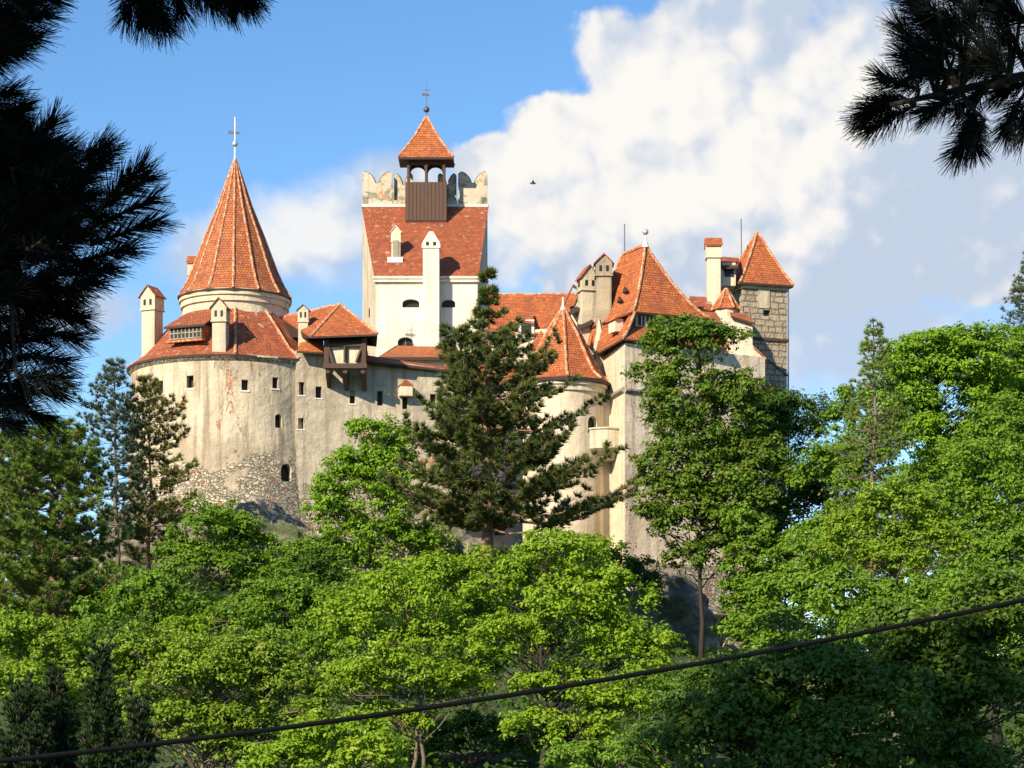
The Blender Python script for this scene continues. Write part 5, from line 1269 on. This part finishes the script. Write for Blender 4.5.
# right-hand limit of the dark mass by row
_ly = [85, 100, 115, 140, 160, 175, 200, 225, 250, 275, 300, 330, 360, 395, 415, 440]
_lx = [-20, 5, 25, 55, 60, 80, 105, 115, 95, 70, 60, 48, 38, 20, 10, -30]
mass = interior(lambda x, y: x < np.interp(y, _ly, _lx)-28, 100)
edge = [(0, 150, 30, 108), (30, 165, 62, 122), (60, 180, 112, 146), (85, 190, 118, 152), (60, 195, 105, 165), (100, 215, 156, 178), (95, 230, 160, 200), (100, 245, 165, 222), (90, 262, 140, 248), (70, 275, 118, 268),
        (60, 290, 105, 282), (45, 310, 90, 318), (40, 330, 85, 338), (30, 355, 72, 362), (25, 375, 70, 378), (20, 390, 68, 392), (5, 400, 52, 418), (-20, 410, 22, 425), (0, 180, 40, 130), (20, 210, 70, 170), (110, 205, 150, 168)]
top_left = [(-20, 10, 40, 8), (0, 25, 55, 15), (-10, 40, 42, 36), (-30, 50, 28, 50), (-30, 0, 40, -12), (-40, 30, 10, 56), (20, 0, 60, -4), (-30, 20, 20, 30), (-50, 40, 0, 62), (-20, -20, 30, 0), (0, 10, 30, 30), (-20, 30, 20, 44)]
top_mid = [(140, -22, 152, 22), (160, -18, 176, 26), (150, -30, 136, 12), (180, -30, 190, 8), (215, -25, 240, 5), (230, -28, 258, 4), (200, -30, 222, 4), (170, -35, 160, 5), (245, -30, 262, -6), (185, -40, 205, -10), (150, -20, 166, 20), (225, -30, 250, -4)]
near_pine('near black pine whose dark boughs hang in from the left edge', (-3.3, 8.2), 8.5,
          [((-150, 260), (95, 215), mass+edge), ((-150, 20), (30, 15), top_left), ((-200, -80), (245, -25), top_mid)],
          [((-3.4, 6.1, 5.7), (1.6, 1.6, 1.3), 420), ((-2.6, 4.6, 5.6), (1.6, 1.5, 1.1), 300), ((-1.2, 6.0, 5.6), (1.6, 1.5, 0.9), 260)], 301)
right = [(900, 95, 868, 108), (905, 98, 862, 118), (915, 105, 872, 128), (920, 90, 885, 78), (930, 75, 905, 55), (925, 60, 900, 28), (940, 40, 915, 8), (960, 30, 925, 18), (975, 105, 968, 138), (968, 112, 975, 146), (985, 120, 960, 150), (1020, 100, 1008, 128), (1030, 95, 1024, 135), (950, 80, 930, 60),
         (970, 60, 945, 35), (990, 50, 970, 15), (1010, 40, 985, 0), (1000, 80, 975, 60), (1030, 60, 1000, 40), (960, 95, 930, 110), (985, 85, 960, 108), (1020, 20, 990, -10), (1040, 30, 1010, 10), (940, 15, 905, -5), (970, 10, 940, -15), (1010, 75, 990, 55), (955, 55, 925, 45), (975, 40, 950, 20), (1005, 20, 980, -4), (995, 65, 960, 72), (1030, 80, 1000, 92), (945, 70, 915, 72)]
near_pine('near black pine with one needled bough reaching in at top right', (4.0, 8.3), 8.0,
          [((1150, 60), (890, 105), right)], [((0.9, 6.3, 5.9), (1.3, 1.3, 0.8), 230), ((2.9, 7.2, 5.8), (1.3, 1.3, 1.0), 200)], 303)

# unseen tree added outside the left edge to shade the near thicket
def shade_tree(label, x, y, crown, seed):
    c, r = crown; rs = np.random.RandomState(seed); root = thing('broadleaf_tree', label, 'tree', (x, y, 0))
    tr = MB(); tr.tube([(x, y, -0.2), (x+0.1, y, c[2]*0.5), (c[0], c[1], c[2])], [0.35, 0.26, 0.1], 9); tr.build('trunk', 'bark_grey', root, uv=False, smooth=True)
    br = MB(); lv = []
    n = 130; d = rnd_dirs(rs, n)*(rs.uniform(0.15, 1, (n, 1))**0.45)
    for k in range(n):
        p = V(*c)+d[k]*V(*r); limb(br, V(x, y, c[2]-r[2]*0.7)*0.3+V(*c)*0.7, p, 0.08, 0.02, rs, 3, 4)
        m = 120; o = rnd_dirs(rs, m)*rs.uniform(0.2, 1.2, (m, 1)); nn_ = unit(d[k]+V(0, 0, 0.8))+rnd_dirs(rs, m)*0.7
        nn_ /= np.linalg.norm(nn_, axis=1)[:, None]; lv.append(leaf_quads(rs, p+o*V(1, 1, 0.6), nn_, 0.3, 0.2))
    br.build('branches', 'bark_grey', root, uv=False, smooth=True)
    m = MB(); m.polys(np.concatenate(lv)); m.build('crown', 'leaf_dark', root, uv=False)
shade_tree('tall unseen tree added outside the left edge to shade the lower right thicket', -11.5, 22, ((-9.2, 22.5, 17.6), (5.2, 5.5, 4.6)), 401)

# ------------------------------------------------------------------ overhead cable and the bird
mb = MB(); yc1 = 15.0; pts = []
for i in range(41):
    t = -1.0+3.0*i/40; px = 1024*t; py = 761-161*t-26*(1-(2*t-1)**2)*-0.55
    pts.append(P(px, py, yc1+2.0*(t-0.5)))
mb.tube(pts, 0.0165, 8); cable = mb.build('cable', 'cable_black', uv=False); tag(cable, 'black overhead cable sagging across the bottom of the view', 'cable')
mb = MB(); yB = 110.0; c = P(533, 183, yB)
w_ = [(-0.16, 0, 0), (-0.02, 0.02, 0.06), (0.10, 0, 0.02), (0.15, 0, -0.01), (0.08, 0, -0.04), (-0.04, 0, -0.05)]
mb.extrude([c+V(a, b, z) for a, b, z in w_], (0, 0.07, 0)); mb.extrude([c+V(-0.05, 0, 0.03), c+V(0.06, 0, 0.03), c+V(0.0, -0.25, 0.1)], (0, 0, 0.015)); mb.extrude([c+V(-0.05, 0.07, 0.03), c+V(0.06, 0.07, 0.03), c+V(0.0, 0.32, 0.1)], (0, 0, 0.015))
bird = mb.build('bird', 'bird_dark', uv=False); tag(bird, 'tiny dark bird gliding in front of the white cloud', 'bird')
